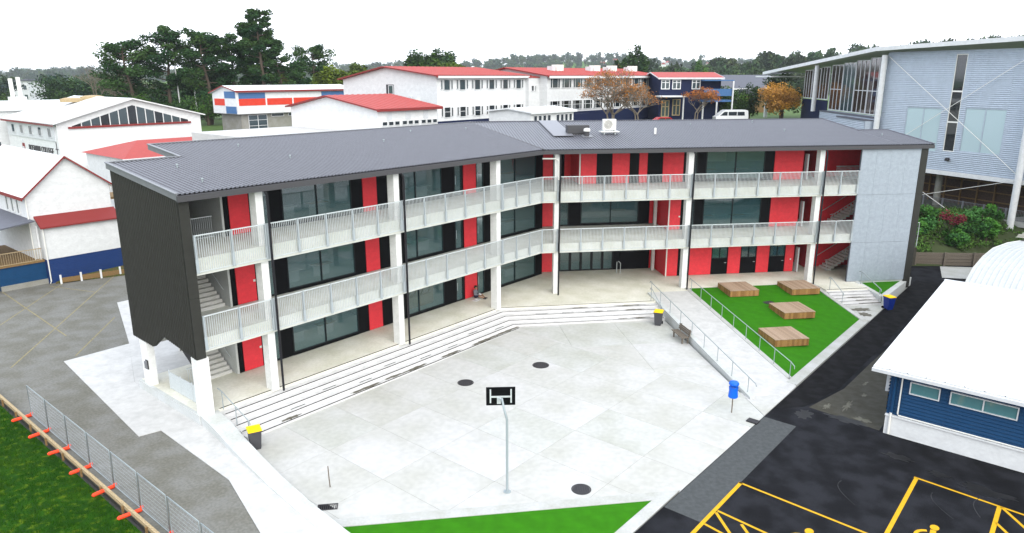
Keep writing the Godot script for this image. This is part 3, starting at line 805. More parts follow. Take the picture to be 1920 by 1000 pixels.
func make_ground() -> void:
	# wide sheet: terrain near the school, then flat land to the horizon
	var t := MB.new()
	var step := 3.0
	var grass := Color(0.085, 0.15, 0.035); var yard := Color(0.17, 0.17, 0.165)
	var hs := {}
	for i in 81:
		for j in 101:
			hs[Vector2i(i, j)] = Vector3(-120.0 + i * step, 0, 12.0 - j * step)
	for key in hs:
		var q: Vector3 = hs[key]
		q.y = terrain_y(q.x, q.z)
		hs[key] = q
	for i in 80:
		for j in 100:
			var a: Vector3 = hs[Vector2i(i, j)]; var b: Vector3 = hs[Vector2i(i + 1, j)]
			var c: Vector3 = hs[Vector2i(i + 1, j + 1)]; var d: Vector3 = hs[Vector2i(i, j + 1)]
			var p := lv(a.x + 1.5, a.z - 1.5)
			t.col = Color(0.055, 0.075, 0.03) if a.x > 32.0 and a.z > -112.0 else yard if (p.x > 5.0 and p.y > 9.0 and a.z > -112.0 and a.x < 34.0) or (p.x < -8 and p.y < 70.0 and a.x > -70.0) else grass
			t.quad(a, b, c, d)
	t.col = grass
	for q in [[-3000.0, -120.0, -3200.0, 12.0], [120.0, 3000.0, -3200.0, 12.0], [-120.0, 120.0, -3200.0, -288.0], [-3000.0, 3000.0, 12.0, 300.0]]:
		var y := 7.0 if q[2] < 0 and q[3] < 0 else -1.1
		t.quad(Vector3(q[0], y, q[3]), Vector3(q[1], y, q[3]), Vector3(q[1], y, q[2]), Vector3(q[0], y, q[2]))
	var tm := mat("terrain", Color(1.0, 1.0, 1.0), 0.95, "fine", 9.0)
	tm.vertex_color_use_as_albedo = true
	structure("ground", t.mesh(), tm, "grassy and paved ground rising behind the school", "ground")

	# terrace under and in front of the building
	var te := MB.new()
	te.prism(PackedVector2Array([l2(-26.35, 0.25), meet(0.25, -2.75), r2(8.1, -2.75), r2(8.1, -0.6), r2(11.75, -0.6), r2(11.75, 0.0), r2(22.1, 0.0), r2(22.1, -1.9), r2(25.7, -1.9), r2(25.7, 0.2), r2(30.4, 0.3), r2(30.4, 5.4), r2(27.8, 5.4), r2(27.8, 10.8), r2(-MIT * 10.8, 10.8), l2(-22.5, 10.8), l2(-22.5, 7.0), l2(-26.35, 7.0)]), -1.1, 0.0)
	structure("terrace", te.mesh(), M.terrace, "pale beige concrete terrace along the foot of the school building", "terrace")
	# a lighter open strip of the terrace outside the columns
	# steps
	var vl := [0.25, -0.26, -0.77, -1.28, -1.79, -2.28]
	var wr := [-2.75, -3.29, -3.83, -4.37, -4.86]
	var sb := MB.new()
	sb.prism(PackedVector2Array([l2(-25.5, 0.2), meet(0.2, -2.8), r2(8.0, -2.8), r2(8.0, -3.2), meet(-0.2, -3.2), l2(-25.5, -0.2)]), -1.1, -0.3)
	var st := structure("concrete_steps", sb.mesh(), M.court, "long low concrete steps with dark nosing strips below the terrace", "steps")
	for i in range(1, 6):
		var b := MB.new()
		var y := -0.14 * i
		if i < 5:
			b.prism(PackedVector2Array([l2(-25.5, vl[i - 1]), meet(vl[i - 1], wr[i - 1]), meet(vl[i], wr[i]), l2(-25.5, vl[i])]), -1.0, y)
			part(st, "step", b.mesh(), M.stepconc)
			b = MB.new()
			b.prism(PackedVector2Array([meet(vl[i - 1], wr[i - 1]), r2(8.1, wr[i - 1]), r2(8.1, wr[i]), meet(vl[i], wr[i])]), -1.0, y - 0.0005)
			part(st, "step", b.mesh(), M.stepconc)
		else:
			b.prism(PackedVector2Array([l2(-25.5, vl[4]), meet(vl[4], wr[4]), meet(vl[5], -5.1), l2(-25.5, vl[5])]), -1.0, y)
			part(st, "step", b.mesh(), M.stepconc)
	for i in 6:
		var y := -0.14 * i + 0.002
		var b := MB.new()
		b.prism(PackedVector2Array([l2(-25.45, vl[i] + 0.005), meet(vl[i] + 0.005, (wr[i] if i < 5 else -5.2) + 0.005), meet(vl[i] + 0.085, (wr[i] if i < 5 else -5.1) + 0.085), l2(-25.45, vl[i] + 0.085)]), y - 0.02, y + 0.002)
		part(st, "nosing_strip", b.mesh(), M.nosing)
		if i < 5:
			b = MB.new()
			b.prism(PackedVector2Array([meet(vl[i] + 0.005, wr[i] + 0.005), r2(8.0, wr[i] + 0.005), r2(8.0, wr[i] + 0.085), meet(vl[i] + 0.085, wr[i] + 0.085)]), y - 0.02, y + 0.002)
			part(st, "nosing_strip", b.mesh(), M.nosing)
	# short slots in the treads and damp patches
	var du := (l2(1, 0) - l2(0, 0)); var dr := (r2(1, 0) - r2(0, 0))
	for q in [[-22.6, -1.5, -0.56], [-20.3, -1.02, -0.42], [-18.2, -1.5, -0.56], [-16.0, -1.0, -0.42], [-13.6, -1.5, -0.56], [-11.3, -1.5, -0.56], [-8.9, -1.02, -0.42], [-6.8, -1.5, -0.56], [-4.6, -1.02, -0.42]]:
		var b := MB.new()
		b.prism(rect2(BL, q[0], q[0] + 0.85, q[1], q[1] + 0.07), q[2] - 0.03, q[2] + 0.003)
		part(st, "drain_slot", b.mesh(), M.gutter)
	for q in [[-1.0, -3.62, -0.28], [0.9, -3.62, -0.28], [2.6, -3.6, -0.28], [4.2, -3.6, -0.28], [6.4, -3.05, -0.14]]:
		var b := MB.new()
		b.prism(rect2(BR, q[0], q[0] + 0.85, q[1], q[1] + 0.07), q[2] - 0.03, q[2] + 0.003)
		part(st, "drain_slot", b.mesh(), M.gutter)
	for q in [[-23.0, -2.03, 0.75, 0.16], [-18.2, -2.05, 1.3, 0.16], [-16.2, -2.0, 0.9, 0.15], [-14.6, -2.05, 1.2, 0.17], [-11.6, -2.05, 1.1, 0.16], [-8.4, -2.05, 1.9, 0.18], [-6.3, -2.03, 1.5, 0.17]]:
		var b := MB.new()
		b.prism(blob(l2(q[0], q[1]), du, q[2], q[3], 30, 0.45), -0.71, -0.697)
		part(st, "damp_patch", b.mesh(), M.damp)
	for q in [[6.1, -3.02, 1.5, 0.16, -0.14], [2.2, -3.05, 0.9, 0.12, -0.14], [6.2, -3.6, 0.9, 0.15, -0.28], [3.6, -3.62, 0.4, 0.1, -0.28], [6.4, -4.6, 0.9, 0.15, -0.56], [5.1, -4.62, 0.5, 0.1, -0.56]]:
		var b := MB.new()
		b.prism(blob(r2(q[0], q[1]), dr, q[2], q[3], 30, 0.5), q[4] - 0.01, q[4] + 0.003)
		part(st, "damp_patch", b.mesh(), M.damp)
	# court: bays of concrete with sawn joints
	var base := MB.new()
	var mid := meet(vl[5], -5.1)
	var court := PackedVector2Array([l2(-25.55, vl[5]), mid, meet(vl[4] - 0.01, wr[4] - 0.01), r2(8.02, wr[4]), r2(7.95, -19.6), l2(-5.0, -20.1), l2(-16.3, -20.1), r2(1.2, -25.7), r2(-13.4, -25.7), l2(-26.2, -5.0)])
	base.prism(court, -1.1, func(x, z): return court_y(x, z) - 0.012)
	var co := structure("court", base.mesh(), M.joint, "pale concrete court in sawn bays in front of the school", "court")
	var cut := PackedVector2Array([mid, r2(0.4, -8.9), r2(4.3, -13.6), l2(-5.0, -20.1), r2(7.95, -19.6), r2(8.02, wr[4]), meet(vl[4] - 0.01, wr[4] - 0.01)])
	var rest := Geometry2D.clip_polygons(court, cut)
	for poly in rest:
		slabs(co, poly, BL, -29.5, -0.5, 2.97, -21.3, -1.2, 3.82, 0.1, court_y, M.court)
	slabs(co, cut, BR, -3.5, 9.0, 3.9, -21.0, -4.0, 3.95, 0.1, court_y, M.court)

	# ramp with its low wall, kerbs and turf
	var rp := MB.new()
	var rpoly := PackedVector2Array([r2(8.45, -0.6), r2(11.4, -0.6), r2(11.35, -16.6), r2(10.6, -17.4), l2(-4.6, -20.1), l2(-5.2, -20.1), r2(8.2, -19.4), r2(8.4, -17.6)])
	var half := rect2(BL, -40.0, 40.0, -20.1, 60.0)
	for k in 17:
		var a0 := -0.6 - k; var a1 := a0 - 1.0
		for poly in Geometry2D.intersect_polygons(PackedVector2Array([r2(8.4, a0), r2(11.4, a0), r2(11.4, a1), r2(8.4, a1)]), half): rp.prism(poly, -1.1, ramp_y)
	structure("ramp", rp.mesh(), M.apron, "bright concrete ramp beside the turf platforms", "ramp")
	var foot := MB.new()
	for poly in Geometry2D.intersect_polygons(rect2(BR, 7.96, 11.6, -22.0, -17.6), half): foot.prism(poly, -1.1, -0.768)
	structure("ramp_foot", foot.mesh(), M.court, "flat concrete landing at the foot of the ramp", "path")
	var rw := MB.new()
	for k in 17:
		var a0 := -0.9 - k; var a1 := a0 - 1.0
		rw.prism(PackedVector2Array([r2(8.1, a0), r2(8.4, a0), r2(8.4, a1), r2(8.1, a1)]), -1.05, func(x, z): return ramp_y(x, z) + 0.12)
	var wall := part(self, "ramp_wall", rw.mesh(), M.wallconc)
	tag(wall, "low concrete wall between the ramp and the court", "wall")
	var kb := MB.new()
	for k in 16:
		var a0 := 0.0 - k; var a1 := a0 - 1.0
		if k == 15: a1 = -15.7
		kb.prism(PackedVector2Array([r2(11.41, a0), r2(11.72, a0), r2(11.72, a1), r2(11.41, a1)]), -1.05, func(x, z): return turf_y(x, z) + 0.05)
	kb.prism(rect2(BL, -2.4, 11.95, -20.1, -19.5), -1.05, -0.69)
	for k in 7:
		kb.prism(PackedVector2Array([r2(21.75, -k), r2(22.1, -k), r2(22.1, -k - 1.0), r2(21.75, -k - 1.0)]), -1.05, func(x, z): return turf_y(x, z) + 0.05)
	structure("turf_kerb", kb.mesh(), M.kerb, "grey concrete kerb around the green turf with timber platforms", "kerb")
	var tf := MB.new()
	for i in 10:
		for j in 12:
			var q := func(a: int, b2: int) -> Vector3:
				var s := a / 10.0; var w := b2 / 12.0
				var u := lerpf(11.73, 21.74, s)
				var e := r2(u, (-19.5 + 0.6613 * u) / 0.7501 * w)
				return Vector3(e.x, turf_y(e.x, e.y), e.y)
			tf.quad(q.call(i, j + 1), q.call(i + 1, j + 1), q.call(i + 1, j), q.call(i, j))
	structure("turf", tf.mesh(), M.turf, "bright green artificial turf sloping below the terrace", "turf")
	# short stair at the far end, its pad, side walls and small triangle of turf
	var s2 := MB.new()
	s2.prism(PackedVector2Array([r2(22.12, -3.9), r2(25.6, -3.3), r2(25.9, -3.9), l2(11.95, -20.1), r2(22.12, -7.0)]), -1.1, -0.775)
	var ss := structure("stair_pad", s2.mesh(), M.kerb, "damp concrete pad below the short stair beside the turf", "path")
	var pd := MB.new()
	pd.prism(blob(r2(23.3, -4.6), dr, 0.95, 0.5, 26, 0.5), -0.78, -0.771)
	part(ss, "damp_patch", pd.mesh(), M.damp)
	pd = MB.new()
	pd.prism(blob(r2(22.9, -5.7), dr, 0.55, 0.6, 26, 0.5), -0.78, -0.771)
	part(ss, "damp_patch", pd.mesh(), M.damp)
	var s3 := MB.new()
	s3.prism(PackedVector2Array([r2(22.13, -1.92), r2(25.58, -1.92), r2(25.58, -3.6), r2(22.13, -3.6)]), -1.1, -0.78)
	var s4 := structure("short_stair", s3.mesh(), M.kerb, "short concrete stair with dark nosings between turf and grey panel screen", "steps")
	for i in 5:
		var b := MB.new()
		b.prism(rect2(BR, 22.14, 25.57, -1.92 - i * 0.36, -1.92 - (i + 1) * 0.36), -1.0, -0.13 * (i + 1))
		part(s4, "step", b.mesh(), M.stepconc)
	for i in 6:
		var b := MB.new()
		var y := -0.13 * i
		b.prism(rect2(BR, 22.16, 25.55, -1.9 - i * 0.36 + 0.0, -1.9 - i * 0.36 + 0.07), y - 0.01, y + 0.004)
		part(s4, "nosing_strip", b.mesh(), M.nosing)
		if i in [2, 3, 4]:
			b = MB.new()
			b.prism(blob(r2(23.4 + i * 0.35, -1.92 - (i + 0.55) * 0.36), dr, 1.2, 0.13, 24, 0.5), -0.13 * (i + 1) - 0.01, -0.13 * (i + 1) + 0.004)
			part(s4, "damp_patch", b.mesh(), M.damp)
	var sw := MB.new()
	sw.prism(PackedVector2Array([r2(25.6, 0.15), r2(25.95, 0.15), r2(25.95, -3.1), r2(25.6, -3.6)]), -1.1, func(x, z): return lerpf(0.06, -0.2, clampf(-rv(x, z).y / 3.5, 0, 1)))
	sw.prism(PackedVector2Array([r2(25.9, -3.15), r2(25.62, -3.66), r2(25.75, -3.85), l2(24.2, -20.1), l2(24.2, -19.5)]), -1.1, -0.15)
	sw.prism(PackedVector2Array([r2(25.96, 0.28), r2(30.3, 0.28), r2(30.3, 0.0), r2(25.96, 0.0)]), -1.1, 0.03)
	var sww := part(self, "planter_wall", sw.mesh(), M.wallconc)
	tag(sww, "grey concrete edge wall around the small triangle of turf", "wall")
	var t3 := MB.new()
	t3.prism(PackedVector2Array([r2(25.96, -0.01), r2(29.7, -0.01), r2(26.0, -3.05)]), -1.1, -0.14)
	structure("turf_triangle", t3.mesh(), M.turf, "small triangle of green turf below the grey panel screen", "turf")

	# kerb and turf in front of the court
	var fk := MB.new()
	fk.prism(PackedVector2Array([r2(-13.5, -25.71), r2(1.15, -25.71), l2(-24.0, -20.11), l2(-24.0, -19.55), r2(-0.21, -26.25), r2(-13.1, -26.25)]), -1.1, -0.775)
	structure("front_kerb", fk.mesh(), M.kerb, "pale concrete kerb between the court and the front strip of turf", "kerb")
	var ft := MB.new()
	ft.prism(PackedVector2Array([r2(-13.1, -26.27), r2(-0.23, -26.27), l2(-24.0, -19.57), l2(-28.2, -19.57), l2(-27.9, -13.0)]), -1.1, -0.79)
	structure("turf_front", ft.mesh(), M.turf, "strip of green artificial turf in front of the court kerb", "turf")
	# sloping wall at the near end of the court, apron, old car park, lawn
	var ew := MB.new()
	for k in 8:
		var a := [[-25.56, -26.45, 0.3, 0.0], [-25.7, -26.6, -1.2, -0.1], [-26.0, -26.85, -3.0, -0.24], [-26.3, -27.1, -5.0, -0.36], [-26.6, -27.35, -7.0, -0.43], [-26.9, -27.6, -9.5, -0.46], [-27.1, -27.85, -12.0, -0.465], [-27.3, -28.1, -15.0, -0.465], [-27.5, -28.3, -20.0, -0.465]]
		var p: Array = a[k]; var q: Array = a[k + 1]
		ew.prism(PackedVector2Array([l2(p[0], p[2]), l2(p[1], p[2]), l2(q[1], q[2]), l2(q[0], q[2])]), -1.1, func(x, z): return lerpf(p[3], q[3], clampf((lv(x, z).y - p[2]) / (q[2] - p[2]), 0, 1)))
	ew.prism(rect2(BL, -26.52, -26.355, 0.28, 7.0), -1.1, 0.004)
	var eww := part(self, "court_wall", ew.mesh(), M.wallconc)
	tag(eww, "sloping concrete wall along the apron end of the court", "wall")
	var ap := MB.new()
	ap.prism(PackedVector2Array([l2(-26.36, 8.0), l2(-24.0, 14.4), l2(-20.9, 24.0), l2(-19.5, 24.0), l2(-19.5, 11.0), l2(-22.4, 11.0), l2(-22.4, 7.02), l2(-26.36, 7.02)]), -1.0, -0.47)
	ap.prism(PackedVector2Array([l2(-26.3, 0.3), l2(-26.6, -5.0), l2(-27.6, -15.0), l2(-27.7, -20.0), l2(-31.2, -20.0), l2(-29.3, -9.8), l2(-28.15, -5.4), l2(-28.0, 1.2), l2(-28.95, 1.4), l2(-27.8, 14.3), l2(-24.0, 14.4), l2(-26.37, 8.0), l2(-26.37, 0.3)]), -1.0, -0.47)
	structure("apron", ap.mesh(), M.apron, "bright new concrete apron beside the charcoal end wall", "path")
	var cp := MB.new()
	cp.prism(PackedVector2Array([l2(-28.3, -20.0), l2(-27.6, 1.0), l2(-26.6, 7.0), l2(-22.6, 11.0), l2(-19.4, 11.0), l2(-19.4, 24.0), l2(-14.0, 24.1), l2(-14.0, 30.0), l2(-18.0, 33.5), l2(-24.0, 36.0), l2(-24.0, 60.0), l2(-31.7, 60.0), l2(-31.7, -20.0)]), -1.0, -0.5)
	cp.prism(PackedVector2Array([l2(-31.71, 16.0), l2(-31.71, 60.0), l2(-46.0, 60.0), l2(-46.0, 16.0)]), -1.0, -0.5)
	var cps := structure("car_park", cp.mesh(), M.oldpave, "old grey car park with faded yellow bay lines", "car park")
	for q in [[-40.67, -54.79, -29.25, -44.48], [-34.43, -61.31, -29.28, -39.13], [-37.47, -55.99, -32.88, -54.35], [-35.02, -46.57, -36.96, -57.08], [-26.6, -41.0, -28.08, -48.26]]:
		var b := MB.new()
		b.prism(line2(Vector2(q[0], q[1]), Vector2(q[2], q[3]), 0.09), -0.52, -0.496)
		part(cps, "bay_line", b.mesh(), M.oldline)
	var lw := MB.new()
	lw.prism(PackedVector2Array([l2(-32.05, 15.9), l2(-32.05, -24.0), l2(-60.0, -24.0), l2(-60.0, 15.9)]), -1.0, -0.62)
	structure("lawn", lw.mesh(), M.lawn, "mown green lawn beyond the timber edging board", "lawn")

	# asphalt yard
	var asph := MB.new()
	asph.prism(PackedVector2Array([l2(-34.0, -20.12), l2(24.3, -20.12), l2(26.5, -18.4), r2(30.6, 0.3), r2(30.6, 9.0), Vector2(37.2, -64.2), Vector2(52.0, -68.6), Vector2(70.0, -60.0), l2(30.0, -70.0), l2(-34.0, -70.0)]), -1.1, -0.80)
	var av := structure("asphalt_yard", asph.mesh(), M.asphalt, "black asphalt yard with yellow parking bay lines", "car park")
	var addp := func(nm: String, poly: PackedVector2Array, y: float, m: Material) -> void:
		var b := MB.new()
		b.prism(poly, -0.81, y)
		part(av, nm, b.mesh(), m)
	addp.call("crossing_strip", rect2(BL, -17.6, -7.2, -21.75, -20.14), -0.796, M.gutter)
	addp.call("concrete_patch", PackedVector2Array([l2(-4.6, -21.5), l2(-5.0, -25.0), l2(2.0, -25.0), l2(12.0, -25.0), l2(12.0, -22.6), l2(4.0, -22.3), l2(-1.0, -22.2)]), -0.796, M.oldpatch)
	addp.call("fresh_strip", PackedVector2Array([l2(-6.0, -20.14), l2(26.0, -20.14), l2(26.0, -22.2), l2(-1.0, -22.0), l2(-4.7, -21.3)]), -0.7945, M.asphnew)
	for q in [[-7.2, -26.3, 0.35, 0.75], [-7.65, -28.1, 0.3, 0.6], [-7.9, -29.8, 0.45, 1.3], [-5.6, -21.6, 0.7, 0.5], [-4.9, -23.4, 0.4, 1.2]]:
		addp.call("oil_stain", blob(l2(q[0], q[1]), du, q[2], q[3], 30, 0.5), -0.7925, M.wetdark)
	for q in [[-3.9, -22.2, 0.5, 0.22], [-3.2, -23.0, 0.9, 0.2], [-4.3, -24.0, 0.3, 0.6], [0.5, -22.9, 0.5, 0.12], [-1.2, -23.3, 0.35, 0.16]]:
		addp.call("pale_stain", blob(l2(q[0], q[1]), du, q[2], q[3], 34, 0.75), -0.7928, M.palestain)
	addp.call("pale_slab", PackedVector2Array([Vector2(37.0, -59.6), Vector2(44.5, -58.2), Vector2(46.0, -62.6), Vector2(39.0, -63.4)]), -0.795, M.kerb)
	var yl := func(a: Vector2, b2: Vector2, w := 0.11) -> void: addp.call("bay_line", line2(a, b2, w), -0.7955, M.yellow)
	for q in [[-11.0, -29.2, 2.6, 0.3], [-10.2, -30.0, 2.2, -0.4], [-12.5, -26.0, 3.2, 0.1]]:
		var cv := PackedVector2Array()
		for k in 13: cv.append(l2(q[0] + k * 0.13, q[1] + sin(k * 0.16) * q[2] * 0.3 + q[3] * k * 0.08))
		for k in 13: cv.append(l2(q[0] + (12 - k) * 0.13, q[1] + 0.03 + sin((12 - k) * 0.16) * q[2] * 0.3 + q[3] * (12 - k) * 0.08))
		addp.call("scuff_mark", cv, -0.7932, M.scuff)
	yl.call(l2(-13.85, -21.77), l2(-17.2, -21.8), 0.16)
	yl.call(l2(-17.2, -21.8), l2(-24.0, -21.9), 0.16)
	yl.call(l2(-13.9, -21.68), l2(-14.4, -31.0))
	yl.call(l2(-16.45, -21.9), l2(-16.9, -27.0))
	yl.call(l2(-17.6, -21.9), l2(-18.4, -27.0))
	yl.call(l2(-16.6, -21.9), l2(-18.0, -23.4), 0.12)
	yl.call(l2(-16.7, -23.0), l2(-18.2, -24.6), 0.12)
	yl.call(l2(-8.62, -27.4), l2(-15.0, -27.45), 0.16)
	yl.call(l2(-8.6, -27.3), l2(-9.2, -36.0))
	yl.call(l2(-8.85, -30.45), l2(-15.0, -30.55), 0.16)
	yl.call(l2(-8.8, -30.5), l2(-10.6, -32.0), 0.12)
	yl.call(l2(-10.2, -30.5), l2(-12.0, -32.0), 0.12)
	# wheelchair mark in each bay
	for q in [[-12.1, -28.75], [-15.45, -25.15]]:
		var c := l2(q[0], q[1])
		var sd := l2(0, -1) - l2(0, 0)
		var fr := du
		addp.call("wheelchair_mark", blob(c, fr, 0.2, 0.16, 16, 0.0), -0.7952, M.yellow)
		addp.call("wheelchair_mark", line2(c - fr * 0.22, c - fr * 0.75 + sd * 0.05, 0.2), -0.7954, M.yellow)
		addp.call("wheelchair_mark", line2(c - fr * 0.45 - sd * 0.02, c - fr * 0.45 + sd * 0.42, 0.12), -0.7953, M.yellow)
		addp.call("wheelchair_mark", line2(c - fr * 0.78, c - fr * 0.8 + sd * 0.5, 0.13), -0.7951, M.yellow)
		var ring := PackedVector2Array()
		for k in 15: ring.append(c - fr * 0.85 + (fr * cos(0.4 + k * 0.33) + sd * sin(0.4 + k * 0.33) * -1.0) * 0.55)
		for k in 15: ring.append(c - fr * 0.85 + (fr * cos(0.4 + (14 - k) * 0.33) + sd * sin(0.4 + (14 - k) * 0.33) * -1.0) * 0.42)
		addp.call("wheelchair_mark", ring, -0.795, M.yellow)

# ---------- things on the court ----------
func make_bin(at: Vector3, turn: float, body: String, label: String) -> void:
	var o := thing("wheelie_bin", label, "wheelie bin", at, turn)
	var b := MB.new()
	var lo := [Vector3(-0.22, 0.06, -0.22), Vector3(0.22, 0.06, -0.22), Vector3(0.22, 0.06, 0.24), Vector3(-0.22, 0.06, 0.24)]
	var hi := [Vector3(-0.28, 0.94, -0.3), Vector3(0.28, 0.94, -0.3), Vector3(0.28, 0.94, 0.33), Vector3(-0.28, 0.94, 0.33)]
	for i in 4:
		var j := (i + 1) % 4
		b.quad(lo[j], lo[i], hi[i], hi[j])
	b.quad(lo[0], lo[1], lo[2], lo[3])
	b.box(Transform3D(Basis(), Vector3(0, 0.92, 0.015)), Vector3(0.6, 0.06, 0.67))
	part(o, "body", b.mesh(), M[body])
	b = MB.new()
	b.chamfer(Transform3D(Basis(), Vector3(0, 0.985, 0.02)), Vector3(0.62, 0.06, 0.7), 0.02)
	b.chamfer(Transform3D(Basis(), Vector3(0, 1.02, 0.02)), Vector3(0.5, 0.05, 0.56), 0.02)
	part(o, "lid", b.mesh(), M.binyellow)
	b = MB.new()
	b.tube([Vector3(-0.24, 0.93, -0.38), Vector3(0.24, 0.93, -0.38)], 0.018, 6)
	b.span(Vector3(-0.25, 0.9, -0.38), Vector3(-0.21, 0.95, -0.3)); b.span(Vector3(0.21, 0.9, -0.38), Vector3(0.25, 0.95, -0.3))
	part(o, "handle", b.mesh(), M[body])
	for s in [-1, 1]:
		b = MB.new()
		b.lathe(Transform3D(Basis(Vector3(0, 0, 1), PI / 2), Vector3(s * 0.25, 0.1, -0.27)), [Vector2(0, -0.03), Vector2(0.1, -0.03), Vector2(0.1, 0.03), Vector2(0, 0.03)], 14)
		part(o, "wheel", b.mesh(), M.rubber)
	part(o, "foot", bmesh(Vector3(0.4, 0.06, 0.1)), M[body], Transform3D(Basis(), Vector3(0, 0.03, 0.18)))

func cover(at: Vector3, r: float, label: String) -> void:
	var o := thing("manhole_cover", label, "manhole cover", at, 0.0)
	var b := MB.new()
	b.lathe(Transform3D(), [Vector2(r, -0.05), Vector2(r, 0.006), Vector2(r - 0.05, 0.008), Vector2(r - 0.05, 0.0)], 28)
	part(o, "rim", b.mesh(), M.iron)
	b = MB.new()
	b.lathe(Transform3D(), [Vector2(r - 0.06, -0.05), Vector2(r - 0.06, 0.005), Vector2(0, 0.006)], 28)
	for i in range(-3, 4):
		for j in range(-3, 4):
			if Vector2(i, j).length() < 3.4: b.box(Transform3D(Basis(), Vector3(i * r * 0.23, 0.008, j * r * 0.23)), Vector3(r * 0.1, 0.01, r * 0.1))
	part(o, "lid", b.mesh(), M.iron)

func grate(at: Vector3, turn: float, w: float, d: float, label: String) -> void:
	var o := thing("drain_grate", label, "drain grate", at, turn)
	var b := MB.new()
	b.box(Transform3D(Basis(), Vector3(0, -0.02, 0)), Vector3(w, 0.03, d))
	part(o, "sump", b.mesh(), M.rubber)
	b = MB.new()
	for s in [-1, 1]:
		b.box(Transform3D(Basis(), Vector3(0, 0.005, s * (d / 2 - 0.02))), Vector3(w, 0.02, 0.04))
		b.box(Transform3D(Basis(), Vector3(s * (w / 2 - 0.02), 0.0055, 0)), Vector3(0.04, 0.02, d - 0.081))
	part(o, "frame", b.mesh(), M.iron)
	for i in 9:
		part(o, "bar", bmesh(Vector3(0.03, 0.02, d - 0.08)), M.iron, Transform3D(Basis(), Vector3(-w / 2 + 0.08 + i * (w - 0.16) / 8, 0.004, 0)))

func handrail(called: String, label: String, pts: Array, feet: Array, y_at: Callable, m := "polegrey", r := 0.026) -> void:
	var o := thing(called, label, "handrail")
	var b := MB.new()
	b.tube(pts, r, 8)
	part(o, "rail", b.mesh(), M[m])
	for f in feet:
		b = MB.new()
		b.tube([Vector3(f.x, y_at.call(f.x, f.z) - 0.05, f.z), f], r * 0.85, 6)
		part(o, "post", b.mesh(), M[m])

